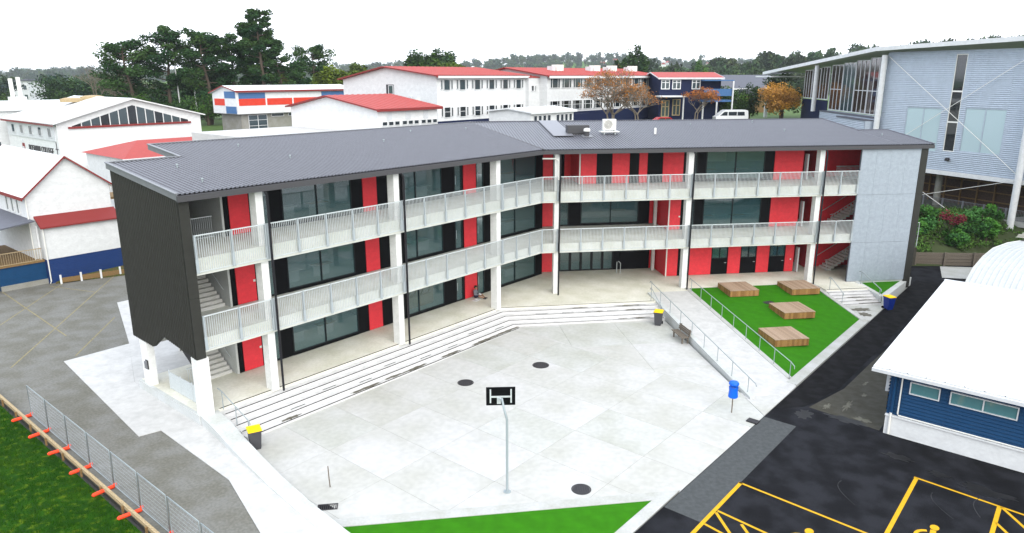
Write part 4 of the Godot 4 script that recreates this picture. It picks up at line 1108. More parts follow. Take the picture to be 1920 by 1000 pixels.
func make_court_things() -> void:
	make_bin(Vector3(-12.0, court_y(-12, -30.4), -30.4), 0.5, "bingrey", "grey wheelie bin with yellow lid beside the end of the long steps and apron wall")
	make_bin(Vector3(10.15, -0.71, -47.3), -0.35, "bingrey", "grey wheelie bin with yellow lid against the ramp wall near the slatted bench")
	make_bin(Vector3(28.0, -0.8, -51.0), 0.25, "binblue", "blue wheelie bin with yellow lid on the asphalt by the short stair")
	for q in [[-2.62, -37.62, 0.46, "round iron manhole cover on the court nearer the long steps, alone"], [1.72, -40.09, 0.5, "round iron manhole cover in the middle of the pale court"], [2.91, -26.83, 0.42, "round iron manhole cover close to the front turf kerb"]]:
		cover(Vector3(q[0], court_y(q[0], q[1]) + 0.004, q[1]), q[2], q[3])
	var tm := r2(16.5, -3.6)
	cover(Vector3(tm.x, turf_y(tm.x, tm.y) + 0.012, tm.y), 0.42, "round dark manhole cover set in green turf between timber platforms")
	grate(Vector3(-7.44, court_y(-7.44, -25.6) + 0.006, -25.6), TR, 0.8, 0.42, "barred drain grate in the court corner by the apron wall")
	grate(Vector3(12.1, -0.755, -32.95), TL, 0.42, 0.55, "small barred drain grate beside the asphalt edge")
	# basketball hoop seen from behind
	var h := thing("basketball_hoop", "black basketball backboard on a cranked grey pole seen from behind", "basketball hoop", Vector3(-0.2, court_y(-0.2, -26.67), -26.67), 0.0)
	var b := MB.new()
	b.tube([Vector3(0, -0.05, 0), Vector3(0, 3.3, 0), Vector3(-0.12, 3.62, -0.28), Vector3(-0.22, 3.95, -0.62)], [0.056, 0.053, 0.05, 0.046], 10)
	part(h, "pole", b.mesh(), M.polegrey)
	b = MB.new()
	b.lathe(Transform3D(), [Vector2(0.16, 0), Vector2(0.16, 0.02), Vector2(0, 0.022)], 12)
	part(h, "base_plate", b.mesh(), M.polegrey)
	var tx := Transform3D(Basis(Vector3.UP, 0.05), Vector3(-0.27, 3.9, -0.95))
	b = MB.new()
	b.chamfer(tx, Vector3(1.22, 0.82, 0.03), 0.008)
	part(h, "backboard", b.mesh(), M.black)
	b = MB.new()
	for s in [-1, 1]: b.box(tx * Transform3D(Basis(), Vector3(s * 0.43, 0.02, 0.045)), Vector3(0.06, 0.6, 0.05))
	b.box(tx * Transform3D(Basis(), Vector3(0, 0.0, 0.06)), Vector3(0.8, 0.06, 0.05))
	b.box(tx * Transform3D(Basis(), Vector3(-0.08, -0.16, 0.07)), Vector3(0.16, 0.3, 0.05))
	part(h, "bracket", b.mesh(), M.galv)
	b = MB.new()
	b.tube([tx * Vector3(-0.1, -0.05, 0.09), Vector3(-0.22, 3.93, -0.6)], 0.045, 8)
	part(h, "strut", b.mesh(), M.galv)
	b = MB.new()
	var ring := []
	for i in 25: ring.append(tx * Vector3(cos(TAU * i / 24) * 0.23, -0.3, -0.32 + sin(TAU * i / 24) * 0.23))
	b.tube(ring, 0.01, 6, false)
	part(h, "ring", b.mesh(), M.coneorange)
	# slatted bench
	var be := thing("slatted_bench", "weathered slatted timber bench with a backrest by the ramp wall", "bench", Vector3(11.15, -0.73, -44.35), TR + PI / 2 + 0.06)
	for i in 4: part(be, "seat_slat", bmesh(Vector3(1.7, 0.035, 0.11)), M.oldtimber, Transform3D(Basis(), Vector3(0, 0.44, -0.36 + i * 0.125)))
	for i in 3: part(be, "back_slat", bmesh(Vector3(1.7, 0.1, 0.035)), M.oldtimber, Transform3D(Basis(Vector3.RIGHT, 0.18), Vector3(0, 0.58 + i * 0.125, 0.13 + i * 0.02)))
	for s in [-0.65, 0.65]:
		b = MB.new()
		b.span(Vector3(s - 0.04, 0, -0.34), Vector3(s + 0.04, 0.42, -0.26)); b.span(Vector3(s - 0.04, 0, 0.03), Vector3(s + 0.04, 0.42, 0.11))
		b.span(Vector3(s - 0.04, 0.36, -0.26), Vector3(s + 0.04, 0.42, 0.03))
		part(be, "leg", b.mesh(), M.oldtimber)
		b = MB.new()
		b.box(Transform3D(Basis(Vector3.RIGHT, 0.18), Vector3(s, 0.66, 0.175)), Vector3(0.07, 0.5, 0.05))
		part(be, "back_post", b.mesh(), M.oldtimber)
	# blue litter bin on a post
	var lb := thing("litter_bin", "bright blue round litter bin on a thin post beside the ramp rail", "litter bin", Vector3(11.31, -0.765, -33.9), 0.4)
	b = MB.new()
	b.tube([Vector3(0, 0, 0), Vector3(0, 0.95, 0)], 0.03, 8)
	part(lb, "post", b.mesh(), M.oldtimber)
	b = MB.new()
	b.lathe(Transform3D(), [Vector2(0, 0.86), Vector2(0.22, 0.86), Vector2(0.25, 0.9), Vector2(0.22, 1.2), Vector2(0.24, 1.42), Vector2(0.23, 1.43), Vector2(0.21, 1.36), Vector2(0, 1.36)], 22)
	part(lb, "body", b.mesh(), M.litterblue)
	b = MB.new()
	b.lathe(Transform3D(), [Vector2(0.25, 1.56), Vector2(0.26, 1.62), Vector2(0.22, 1.7), Vector2(0.1, 1.74), Vector2(0, 1.745)], 22)
	part(lb, "hood", b.mesh(), M.litterblue)
	for k in 4:
		b = MB.new()
		b.tube([Vector3(0.22 * cos(k * TAU / 4), 1.4, 0.22 * sin(k * TAU / 4)), Vector3(0.22 * cos(k * TAU / 4), 1.6, 0.22 * sin(k * TAU / 4))], 0.03, 6)
		part(lb, "hood_support", b.mesh(), M.litterblue)
	# bare thin post on the court
	b = MB.new()
	b.tube([Vector3(0, -0.03, 0), Vector3(-0.02, 0.55, 0.02), Vector3(-0.03, 0.98, 0.02), Vector3(-0.03, 1.0, 0.02)], [0.025, 0.024, 0.023, 0.015], 8)
	var tp := part(self, "short_post", b.mesh(), M.oldtimber, Transform3D(Basis(), Vector3(-7.7, court_y(-7.7, -27.07), -27.07)))
	tag(tp, "thin bare post standing alone near the barred drain grate", "post")
	# timber platforms
	var pts := [[14.07, -10.25, "timber platform on the turf, lowest of four, farthest down the slope"], [17.12, -5.75, "timber platform on the turf beside the dark manhole cover"], [20.1, -1.3, "timber platform on the turf close to the passage column by the terrace"], [15.2, -1.2, "timber platform on the turf close to the ramp handrail top by the terrace"]]
	for q in pts:
		var p := r2(q[0], q[1])
		var y := turf_y(p.x, p.y)
		var o := thing("timber_platform", q[2], "platform", Vector3(p.x, y - 0.03, p.y), TR, "low square timber platforms on the turf")
		var W := 2.3
		part(o, "core", bmesh(Vector3(W - 0.1, 0.45, W - 0.1)), M.oldtimber, Transform3D(Basis(), Vector3(0, 0.225, 0)))
		var n := 14
		var pw := W / n
		var bm := MB.new()
		bm.chamfer(Transform3D(), Vector3(pw - 0.007, 0.035, W), 0.004)
		var plank := bm.mesh()
		for i in n: part(o, "plank", plank, M["deck%d" % rng.randi_range(0, 2)], Transform3D(Basis(), Vector3(-W / 2 + (i + 0.5) * pw, 0.47 + rng.randf() * 0.003, 0)))
		bm = MB.new()
		bm.chamfer(Transform3D(), Vector3(pw - 0.006, 0.44, 0.03), 0.004)
		var board := bm.mesh()
		for f in 4:
			for i in n:
				part(o, "side_board", board, M["edge%d" % rng.randi_range(0, 2)], Transform3D(Basis(Vector3.UP, f * PI / 2)) * Transform3D(Basis(), Vector3(-W / 2 + (i + 0.5) * pw, 0.23, W / 2 - 0.035 + rng.randf() * 0.002)))
	# handrails
	var rail := []
	var feet := []
	for k in 9:
		var p := r2(8.25, -1.3 - k * 2.0)
		rail.append(Vector3(p.x, ramp_y(p.x, p.y) + 1.0, p.y)); feet.append(rail[-1])
	var e := r2(8.3, -18.0)
	rail.insert(0, R3(8.25, 1.0, -1.0)); rail.insert(0, R3(8.25, 0.85, -0.85))
	rail.append(Vector3(e.x, -0.768 + 0.93, e.y)); rail.append(Vector3(e.x + 0.05, -0.768 + 0.78, e.y + 0.02))
	handrail("ramp_handrail", "thin galvanised handrail on the low wall between ramp and court", rail, feet, func(x, z): return ramp_y(x, z) + 0.1)
	rail = []; feet = []
	for k in 9:
		var p := r2(11.56, -0.9 - k * 1.85)
		rail.append(Vector3(p.x, turf_y(p.x, p.y) + 1.0, p.y)); feet.append(rail[-1])
	rail.insert(0, R3(11.56, 0.98, -0.55)); rail.insert(0, R3(11.56, 0.8, -0.5))
	e = r2(11.56, -16.1)
	rail.append(Vector3(e.x, 0.18, e.y)); rail.append(Vector3(e.x, 0.02, e.y + 0.03))
	handrail("turf_handrail", "pale galvanised handrail along the kerb between ramp and turf", rail, feet, func(x, z): return turf_y(x, z))
	var sy := func(x: float, z: float) -> float: return lerpf(0.0, -0.75, clampf((-rv(x, z).y - 2.6) / 2.4, 0, 1))
	handrail("stair_handrail", "short handrail over the long steps where they meet the ramp wall", [R3(7.75, 0.8, -2.4), R3(7.75, 0.95, -2.55), R3(7.75, 0.95, -2.8), R3(7.75, 0.25, -5.0), R3(7.75, 0.1, -5.05)], [R3(7.75, 0.95, -2.7), R3(7.75, 0.28, -4.9)], sy)
	handrail("stair_handrail", "handrail on the apron end of the long steps beside the white column", [L3(-25.3, 0.95, 0.6), L3(-25.35, 0.95, 0.1), L3(-25.4, 0.15, -2.4), L3(-25.4, 0.0, -2.45)], [L3(-25.33, 0.95, 0.15), L3(-25.37, 0.55, -1.15), L3(-25.4, 0.17, -2.3)], func(x, z): return lerpf(0.0, -0.84, clampf(-lv(x, z).y / 2.4, 0, 1)))
	handrail("stair_handrail", "handrail on the short stair below the grey panel screen, turf platform side", [R3(22.4, 0.8, -1.6), R3(22.4, 0.95, -1.75), R3(22.4, 0.95, -1.95), R3(22.4, 0.2, -3.7), R3(22.4, 0.05, -3.72)], [R3(22.4, 0.95, -1.85), R3(22.4, 0.22, -3.6)], func(x, z): return lerpf(0.0, -0.75, clampf((-rv(x, z).y - 1.9) / 1.8, 0, 1)))
	handrail("stair_handrail", "handrail on the small triangle of turf side of the short stair", [R3(25.75, 0.9, -0.4), R3(25.78, 1.0, -0.5), R3(25.78, 0.95, -0.8), R3(25.78, 0.25, -3.2), R3(25.78, 0.1, -3.25)], [R3(25.78, 0.95, -0.7), R3(25.78, 0.27, -3.1)], func(x, z): return lerpf(0.05, -0.2, clampf(-rv(x, z).y / 3.5, 0, 1)), "polegrey", 0.035)
	# galvanised screen panels by the near stairwell, and pipe stand by the folding doors
	var gs := thing("metal_screen", "galvanised metal screen panels between the white columns at the charcoal end", "screen", L3(-25.9, 0.0, 0), TL)
	for k in 3:
		part(gs, "panel", bmesh(Vector3(0.03, 0.95, 1.2)), M.galv, Transform3D(Basis(), Vector3(0, 0.5, -1.4 - k * 1.25)))
	for k in 4:
		part(gs, "post", bmesh(Vector3(0.05, 1.05, 0.05)), M.galv, Transform3D(Basis(), Vector3(0, 0.525, -0.77 - k * 1.25)))
	var bp := R3(7.6, 0.0, 5.2)
	b = MB.new()
	b.tube([Vector3(-0.15, 0, 0), Vector3(-0.15, 0.95, 0), Vector3(0.0, 1.0, 0.03), Vector3(0.15, 0.85, 0.05), Vector3(0.15, 0, 0.05)], 0.03, 8)
	var bo := part(self, "hoop_bollard", b.mesh(), M.galv, Transform3D(Basis(), bp))
	tag(bo, "bent steel hoop bollard in front of the folding glass doors", "bollard")
	# floodlight on the white pillar and downlight under the end wall
	var fl := thing("wall_light", "small grey wall light on the white pillar under the charcoal end", "lamp", L3(-26.46, 1.2, 5.75), TL)
	b = MB.new()
	b.chamfer(Transform3D(Basis(), Vector3(-0.05, 0, 0)), Vector3(0.1, 0.42, 0.2), 0.02)
	part(fl, "casing", b.mesh(), M.flash)
	part(fl, "back_plate", bmesh(Vector3(0.04, 0.5, 0.26)), M.iron, Transform3D(Basis(), Vector3(0.01, 0, 0)))

# ---------- other buildings ----------
func frame_at(u: float, v: float) -> Transform3D: return Transform3D(Basis(Vector3.UP, TL), L3(u, 0, v))
# the end face on the low-u side: x runs from back (negative) to front, z points out along -u
func end_face(W: Transform3D, u0 := 0.0) -> Transform3D: return W * Transform3D(Basis(Vector3(0, 0, 1), Vector3.UP, Vector3(-1, 0, 0)), Vector3(u0, 0, 0))

# gable house with ridge along u (across = v) or along v; walls from base, eave/ridge heights
func house(called: String, label: String, W: Transform3D, lu: float, lv_: float, base: float, e0: float, e1: float, ridge: float, at: float, along_u: bool, wall: String, roof: String, trim: String, over := 0.5, category := "building", rib := 0.0) -> Node3D:
	var o := thing(called, label, category)
	var b := MB.new()
	var X := W if not along_u else W * Transform3D(Basis(Vector3(0, 0, -1), Vector3.UP, Vector3(1, 0, 0)), Vector3.ZERO)
	var span := lv_ if along_u else lu
	var length := lu if along_u else lv_
	var z0 := 0.0 if along_u else -length
	var z1 := length if along_u else 0.0
	b.extrude(X, PackedVector2Array([Vector2(0, base), Vector2(span, base), Vector2(span, e1), Vector2(at, ridge), Vector2(0, e0)]), z0, z1)
	part(o, "wall", b.mesh(), M[wall])
	var sl0 := (ridge - e0) / at
	var sl1 := (ridge - e1) / (span - at)
	for q in [[-over, e0 - over * sl0, at, ridge], [at, ridge, span + over, e1 - over * sl1]]:
		b = MB.new()
		b.extrude(X, PackedVector2Array([Vector2(q[0], q[1] + 0.03), Vector2(q[2], q[3] + 0.03), Vector2(q[2], q[3] + 0.17), Vector2(q[0], q[1] + 0.17)]), z0 - over, z1 + over)
		if rib > 0.0:
			var d := X.basis * (Vector3(q[2], q[3], 0) - Vector3(q[0], q[1], 0))
			var al := X.basis * Vector3(0, 0, 1)
			var ln := d.length()
			var nrm := al.cross(d).normalized()
			if nrm.y < 0: nrm = -nrm
			b.ribbed(X * Vector3(q[0], q[1] + 0.175, z0 - over), al, d / ln, nrm, z1 - z0 + 2 * over, rib, [[0.0, 0.0], [0.6, 0.0], [0.7, 0.04], [0.9, 0.04]], func(_s): return 0.0, func(_s): return ln)
		part(o, "roof", b.mesh(), M[roof])
	if trim != "":
		for z in [z0 - over, z1 + over]:
			b = MB.new()
			var s := -1.0 if z < (z0 + z1) / 2 else 1.0
			for q in [[-over, e0 - over * sl0, at, ridge], [at, ridge, span + over, e1 - over * sl1]]:
				b.extrude(X, PackedVector2Array([Vector2(q[0], q[1] + 0.02), Vector2(q[2], q[3] + 0.02), Vector2(q[2], q[3] + 0.18), Vector2(q[0], q[1] + 0.18)]), minf(z, z + s * 0.05), maxf(z, z + s * 0.05))
			part(o, "bargeboard", b.mesh(), M[trim])
		b = MB.new()
		b.span(Vector3(-over - 0.06, e0 - over * sl0 - 0.08, z0 - over), Vector3(-over + 0.0, e0 - over * sl0 + 0.19, z1 + over))
		part(o, "gutter", b.mesh(), M[trim], X)
	return o

func make_left_side() -> void:
	# white gabled house over a blue base
	var W := frame_at(-22.72, 34.53)
	var o := house("gabled_house", "white gabled house with blue boarded base and red lean-to roof beside the old car park", W, 6.3, 15.0, -1.0, 6.75, 7.0, 9.5, 3.1, false, "white", "whiteroof", "redtrim", 0.35, "house")
	wbox(o, "lean_to_wall", M.white, W, 0.45, 6.25, 1.5, 4.1, -0.9, 0.0)
	var b := MB.new()
	b.ribbed(W * Vector3(0.42, -1.0, 0.93), W.basis.y, W.basis.x, W.basis.z, 2.48, 0.16, [[0, 0.03], [0.92, 0.0]], func(_s): return 0.0, func(_s): return 5.86)
	b.ribbed(end_face(W, 0.42) * Vector3(-3.0, -1.0, 0), W.basis.y, -W.basis.z * -1.0, -W.basis.x, 2.48, 0.16, [[0, 0.03], [0.92, 0.0]], func(_s): return 0.0, func(_s): return 3.93)
	part(o, "base_boards", b.mesh(), M.bluewall)
	wbox(o, "base", M.bluewall, W, 0.46, 6.25, -1.0, 1.48, -0.91, 3.0)
	b = MB.new()
	b.extrude(end_face(W, 0.3), PackedVector2Array([Vector2(0.0, 4.86), Vector2(1.25, 4.1), Vector2(1.25, 4.22), Vector2(0, 5.0)]), -6.15, 0.0)
	part(o, "lean_to_roof", b.mesh(), M.redtrim)
	b = MB.new()
	b.tube([W * Vector3(0.52, 4.1, 1.0), W * Vector3(0.52, -0.3, 1.0), W * Vector3(0.4, -0.45, 1.1)], 0.05, 6)
	part(o, "downpipe", b.mesh(), M.plastic)
	b = MB.new()
	b.tube([W * Vector3(-0.08, 6.7, 0.1), W * Vector3(-0.08, 0.8, 0.1), W * Vector3(0.1, 0.7, 0.3)], 0.05, 6)
	part(o, "downpipe", b.mesh(), M.plastic)
	for k in 3:
		window(o, end_face(W), -5.2 + k * 1.35, -4.55 + k * 1.35, 5.0, 6.25, -0.05, [], [], "midglass", "white")
	# veranda
	b = MB.new()
	b.extrude(W, PackedVector2Array([Vector2(-5.0, 4.1), Vector2(0.0, 4.75), Vector2(0.0, 4.85), Vector2(-5.0, 4.2)]), -9.0, 1.2)
	part(o, "veranda_roof", b.mesh(), M.greyroof)
	wbox(o, "veranda_deck", M.timber, W, -5.0, 0.4, 1.35, 1.5, -0.7, 8.0)
	wbox(o, "veranda_base", M.shedblue, W, -2.9, 0.4, -1.0, 1.34, -0.6, 7.8)
	wbox(o, "base", M.bluewall, W, -6.0, -3.2, -1.0, 1.0, -0.3, 7.8)
	wbox(o, "foundation", M.block, W, -2.9, 0.45, -1.0, -0.1, -0.75, -0.6)
	part(o, "railing", rail_mesh(5.2, 1.0, 0.16), M.paletimber, W * Transform3D(Basis(), Vector3(-2.3, 1.5, 0.66)))
	for x in [-4.9, 0.2]: wbox(o, "veranda_post", M.white, W, x - 0.05, x + 0.05, 1.5, 4.3, -0.6, -0.5)
	# bank and low white barrier beside the house
	var bk := MB.new()
	bk.prism(PackedVector2Array([l2(-22.0, 33.2), l2(-16.0, 31.2), l2(-12.0, 40.0), l2(-15.0, 52.0), l2(-16.0, 36.0)]), -1.2, func(x, z): return lerpf(-0.4, 3.0, clampf((lv(x, z).y - 33.0) / 16.0, 0, 1)))
	structure("garden_bank", bk.mesh(), M.soil, "rough bank of soil and grass beside the blue boarded base", "bank")
	var f := thing("low_barrier", "low white posts with a timber rail at the edge of the old car park", "barrier", L3(-22.0, -0.5, 32.9), TL - 0.22)
	for k in 6: part(f, "post", bmesh(Vector3(0.14, 0.75, 0.14)), M.white, Transform3D(Basis(), Vector3(0.3 + k * 1.45, 0.375, 0)))
	for k in 5: part(f, "board", bmesh(Vector3(1.3, 0.4, 0.06)), M.timber, Transform3D(Basis(), Vector3(1.02 + k * 1.45, 0.3, 0)))
	# timber deck stair glimpsed behind
	var ds := thing("deck_walkway", "raised timber walkway with railing glimpsed behind the charcoal end wall", "walkway", L3(-15.4, 0, 38.0), TL)
	part(ds, "deck", bmesh(Vector3(5.0, 0.2, 3.0)), M.timber, Transform3D(Basis(), Vector3(0, 5.2, -1.5)))
	part(ds, "railing", rail_mesh(5.0, 1.05, 0.16), M.paletimber, Transform3D(Basis(), Vector3(0, 5.3, 0)))
	for x in [-2.3, 0.0, 2.3]: part(ds, "post", bmesh(Vector3(0.2, 6.6, 0.2)), M.darkframe, Transform3D(Basis(), Vector3(x, 2.0, -0.2)))
	for k in 2: part(ds, "beam", bmesh(Vector3(5.0, 0.25, 0.1)), M.darkframe, Transform3D(Basis(Vector3(0, 0, 1), -0.35), Vector3(0, 1.2 + k * 2.0, -0.1)))

	# hall with glazed gable
	W = frame_at(-8.69, 69.0)
	o = house("school_hall", "large white hall with a glazed triangular gable and lettering on its side wall", W, 18.4, 19.0, 1.0, 10.3, 10.7, 13.0, 9.3, false, "white", "whiteroof", "white", 0.5, "hall")
	var n := 13
	var gx := [1.7]
	for k in n: gx.append(1.7 + (k + 1) * 14.9 / n)
	var topy := func(x: float) -> float: return lerpf(9.95, 12.3, (x - 1.7) / 7.6) if x < 9.3 else lerpf(12.3, 10.1, (x - 9.3) / 7.3)
	for k in n:
		var a: float = gx[k] + 0.05; var c: float = gx[k + 1] - 0.05
		var pl := PackedVector2Array([Vector2(a, 9.85), Vector2(c, 9.85), Vector2(c, maxf(9.9, topy.call(c) - 0.05))])
		if a < 9.3 and c > 9.3: pl.append(Vector2(9.3, 12.25))
		pl.append(Vector2(a, maxf(9.9, topy.call(a) - 0.05)))
		b = MB.new()
		b.extrude(W, pl, 0.02, 0.05)
		part(o, "pane", b.mesh(), M.midglass if k % 3 else M.darkglass)
	for k in range(1, n):
		b = MB.new()
		b.span(Vector3(gx[k] - 0.05, 9.8, 0.0), Vector3(gx[k] + 0.05, topy.call(gx[k]) + 0.04, 0.12))
		part(o, "mullion", b.mesh(), M.white, W)
	wbox(o, "sill", M.redtrim, W, 1.3, 16.9, 9.6, 9.83, -0.2, 0.0)
	wbox(o, "vent_grille", M.offwhite, W, 7.6, 9.2, 6.1, 6.6, -0.05, 0.0)
	var E := end_face(W)
	b = MB.new()
	b.span(Vector3(-18.6, 8.1, 0.0), Vector3(-0.6, 10.05, 0.12))
	part(o, "clerestory_band", b.mesh(), M.offwhite, E)
	for k in 5: window(o, E, -2.8 - k * 3.45, -1.5 - k * 3.45, 8.5, 9.7, -0.16, [], [], "midglass", "offwhite")
	wbox(o, "fascia", M.redtrim, W, -0.56, -0.5, 9.98, 10.22, -0.5, 19.5)
	var tm := TextMesh.new()
	tm.text = "ROSMINI COLLEGE"
	var sf := SystemFont.new()
	sf.font_names = PackedStringArray(["Droid Sans"])
	tm.font = sf
	tm.font_size = 64; tm.pixel_size = 0.0168; tm.depth = 0.08
	part(o, "lettering", tm, M.fascia, E * Transform3D(Basis(), Vector3(-6.6, 6.75, 0.05)))
	b = MB.new()
	b.span(Vector3(-13.7, 6.1, 0.0), Vector3(-12.8, 7.2, 0.05)); b.span(Vector3(-13.45, 5.8, 0.0), Vector3(-13.05, 6.1, 0.05))
	part(o, "crest", b.mesh(), M.redtrim, E)
	b = MB.new()
	b.span(Vector3(-13.5, 7.25, 0.0), Vector3(-13.0, 7.7, 0.05)); b.span(Vector3(-13.55, 6.5, 0.05), Vector3(-12.95, 6.75, 0.07))
	part(o, "crest_top", b.mesh(), M.offwhite, E)
	b = MB.new()
	b.span(Vector3(-0.9, 5.9, 0.0), Vector3(-0.78, 8.0, 0.06)); b.span(Vector3(-1.25, 7.05, 0.005), Vector3(-0.4, 7.18, 0.065))
	part(o, "cross", b.mesh(), M.fascia, E)
	for k in 2:
		b = MB.new()
		b.lathe(W * Transform3D(Basis().scaled(Vector3(1.6, 0.5, 0.8)), Vector3(6.4 + k * 2.6, 12.65 + k * 0.25, -12.0)), [Vector2(1.0, -0.4), Vector2(1.0, 0.5), Vector2(0.6, 0.8), Vector2(0, 0.9)], 14)
		part(o, "roof_cowl", b.mesh(), M.paletimber)
	# entry porch of the hall
	wbox(o, "porch_roof", M.whiteroof, W, 3.0, 12.0, 4.9, 5.05, -3.0, 0.0)
	for x in [3.2, 5.2, 7.4, 10.0]: wbox(o, "porch_post", M.white, W, x, x + 0.18, 1.0, 4.9, -2.8, -2.62)
	wbox(o, "porch_wall", M.navy, W, 5.4, 7.2, 1.0, 4.88, -2.0, 0.0)
	# red-roofed room in front of the hall
	W = frame_at(-6.0, 48.0)
	o = thing("hipped_room", "low white room with red hipped roof between the hall and the charcoal roof", "building")
	b = MB.new()
	var hp := [L3(-9.9, 7.6, 47.3), L3(-9.9, 7.6, 58.7), L3(-5.9, 9.0, 53.0), L3(16.0, 9.0, 53.0), L3(16.0, 7.6, 47.3), L3(16.0, 7.6, 58.7)]
	b.tri(hp[0], hp[2], hp[1]); b.quad(hp[0], hp[4], hp[3], hp[2]); b.quad(hp[1], hp[2], hp[3], hp[5])
	part(o, "roof", b.mesh(), M.redroof)
	wbox(o, "wall", M.white, BL, -9.5, 15.8, 0.0, 7.55, 47.7, 58.3)
	wbox(o, "gutter", M.white, BL, -10.0, 16.0, 7.42, 7.6, 47.15, 47.3)
	# long white classroom block behind the gabled house
	W = frame_at(-15.0, 90.0)
	o = house("classroom_block", "long white two-storey classroom block partly behind the hall", W, 22.0, 9.0, 0.5, 11.3, 11.3, 12.3, 4.5, true, "white", "whiteroof", "white", 0.3, "building")
	for r in 2:
		for k in 3: window(o, W, 1.0 + k * 3.2, 2.6 + k * 3.2, 5.4 + r * 2.9, 7.0 + r * 2.9, -0.05, [], [], "midglass", "white")
	wbox(o, "porch_roof", M.offwhite, W, -2.0, 9.5, 3.9, 4.1, -4.0, 0.0)
	for k in 4: wbox(o, "porch_post", M.white, W, -1.8 + k * 3.0, -1.62 + k * 3.0, 0.0, 3.9, -3.9, -3.72)
	wbox(o, "porch_wall", M.navy, W, -1.0, 8.0, 0.5, 3.85, -0.5, -0.05)
	for k in 2:
		b = MB.new()
		b.lathe(W * Transform3D(Basis(), Vector3(9.3 + k * 1.0, 11.4, -4.0)), [Vector2(0.28, -0.5), Vector2(0.28, 4.2 + k * 0.2), Vector2(0.0, 4.2 + k * 0.2)], 12)
		part(o, "flue", b.mesh(), M.plastic)
	wbox(o, "flue_base", M.white, W, 8.8, 10.9, 11.0, 13.0, 3.4, 4.6)

	# temporary mesh fence with orange feet and timber edging
	var e := thing("timber_edging", "long pale timber edging board between the old car park and the lawn", "edging", L3(-31.88, -0.6, 0), TL)
	for k in 14:
		part(e, "board", bmesh(Vector3(0.12, 0.16, 2.78)), M.paletimber, Transform3D(Basis(), Vector3(0, 0.26, 20.0 - k * 2.8 + 0.0)))
	for k in 18:
		part(e, "peg", bmesh(Vector3(0.07, 0.36, 0.09)), M.timber, Transform3D(Basis(), Vector3(-0.11, 0.14, 19.0 - k * 2.1)))
	for k in 9:
		var z := 13.6 - k * 2.5
		var p := thing("temporary_fence", "temporary galvanised mesh fence panel standing between orange fence feet" , "fence", L3(-31.5, -0.5, -z), TL, "temporary mesh fence panels along the lawn")
		b = MB.new()
		b.tube([Vector3(0, 0.1, -1.17), Vector3(0, 1.7, -1.17), Vector3(0, 1.7, 1.17), Vector3(0, 0.1, 1.17), Vector3(0, 0.1, -1.17)], 0.021, 6)
		part(p, "frame", b.mesh(), M.polegrey)
		b = MB.new()
		for i in 22: b.span(Vector3(-0.003, 0.1, -1.14 + i * 0.1085 - 0.002), Vector3(0.002, 1.7, -1.14 + i * 0.1085 + 0.002))
		for i in 9: b.span(Vector3(-0.0025, 0.2 + i * 0.18, -1.16), Vector3(0.0015, 0.204 + i * 0.18, 1.16))
		part(p, "wire_mesh", b.mesh(), M.wire)
	for k in 10:
		var z := 14.85 - k * 2.5
		var p := thing("orange_block", "orange plastic block foot carrying the temporary mesh fence", "fence foot", L3(-31.5, -0.5, -z), TL, "orange feet of the temporary fence")
		b = MB.new()
		var prof := []
		for i in 9: prof.append(Vector3(-0.78 + i * 0.125, 0.32 + 0.0 * i, 0.0))
		b.chamfer(Transform3D(Basis(Vector3.UP, rng.randf_range(-0.12, 0.12)), Vector3(-0.4 + rng.randf_range(-0.05, 0.05), 0.08, 0)), Vector3(0.92, 0.15, 0.17), 0.055)
		part(p, "block", b.mesh(), M.coneorange)
		part(p, "socket", bmesh(Vector3(0.1, 0.07, 0.1)), M.coneorange, Transform3D(Basis(), Vector3(0.02, 0.17, 0)))

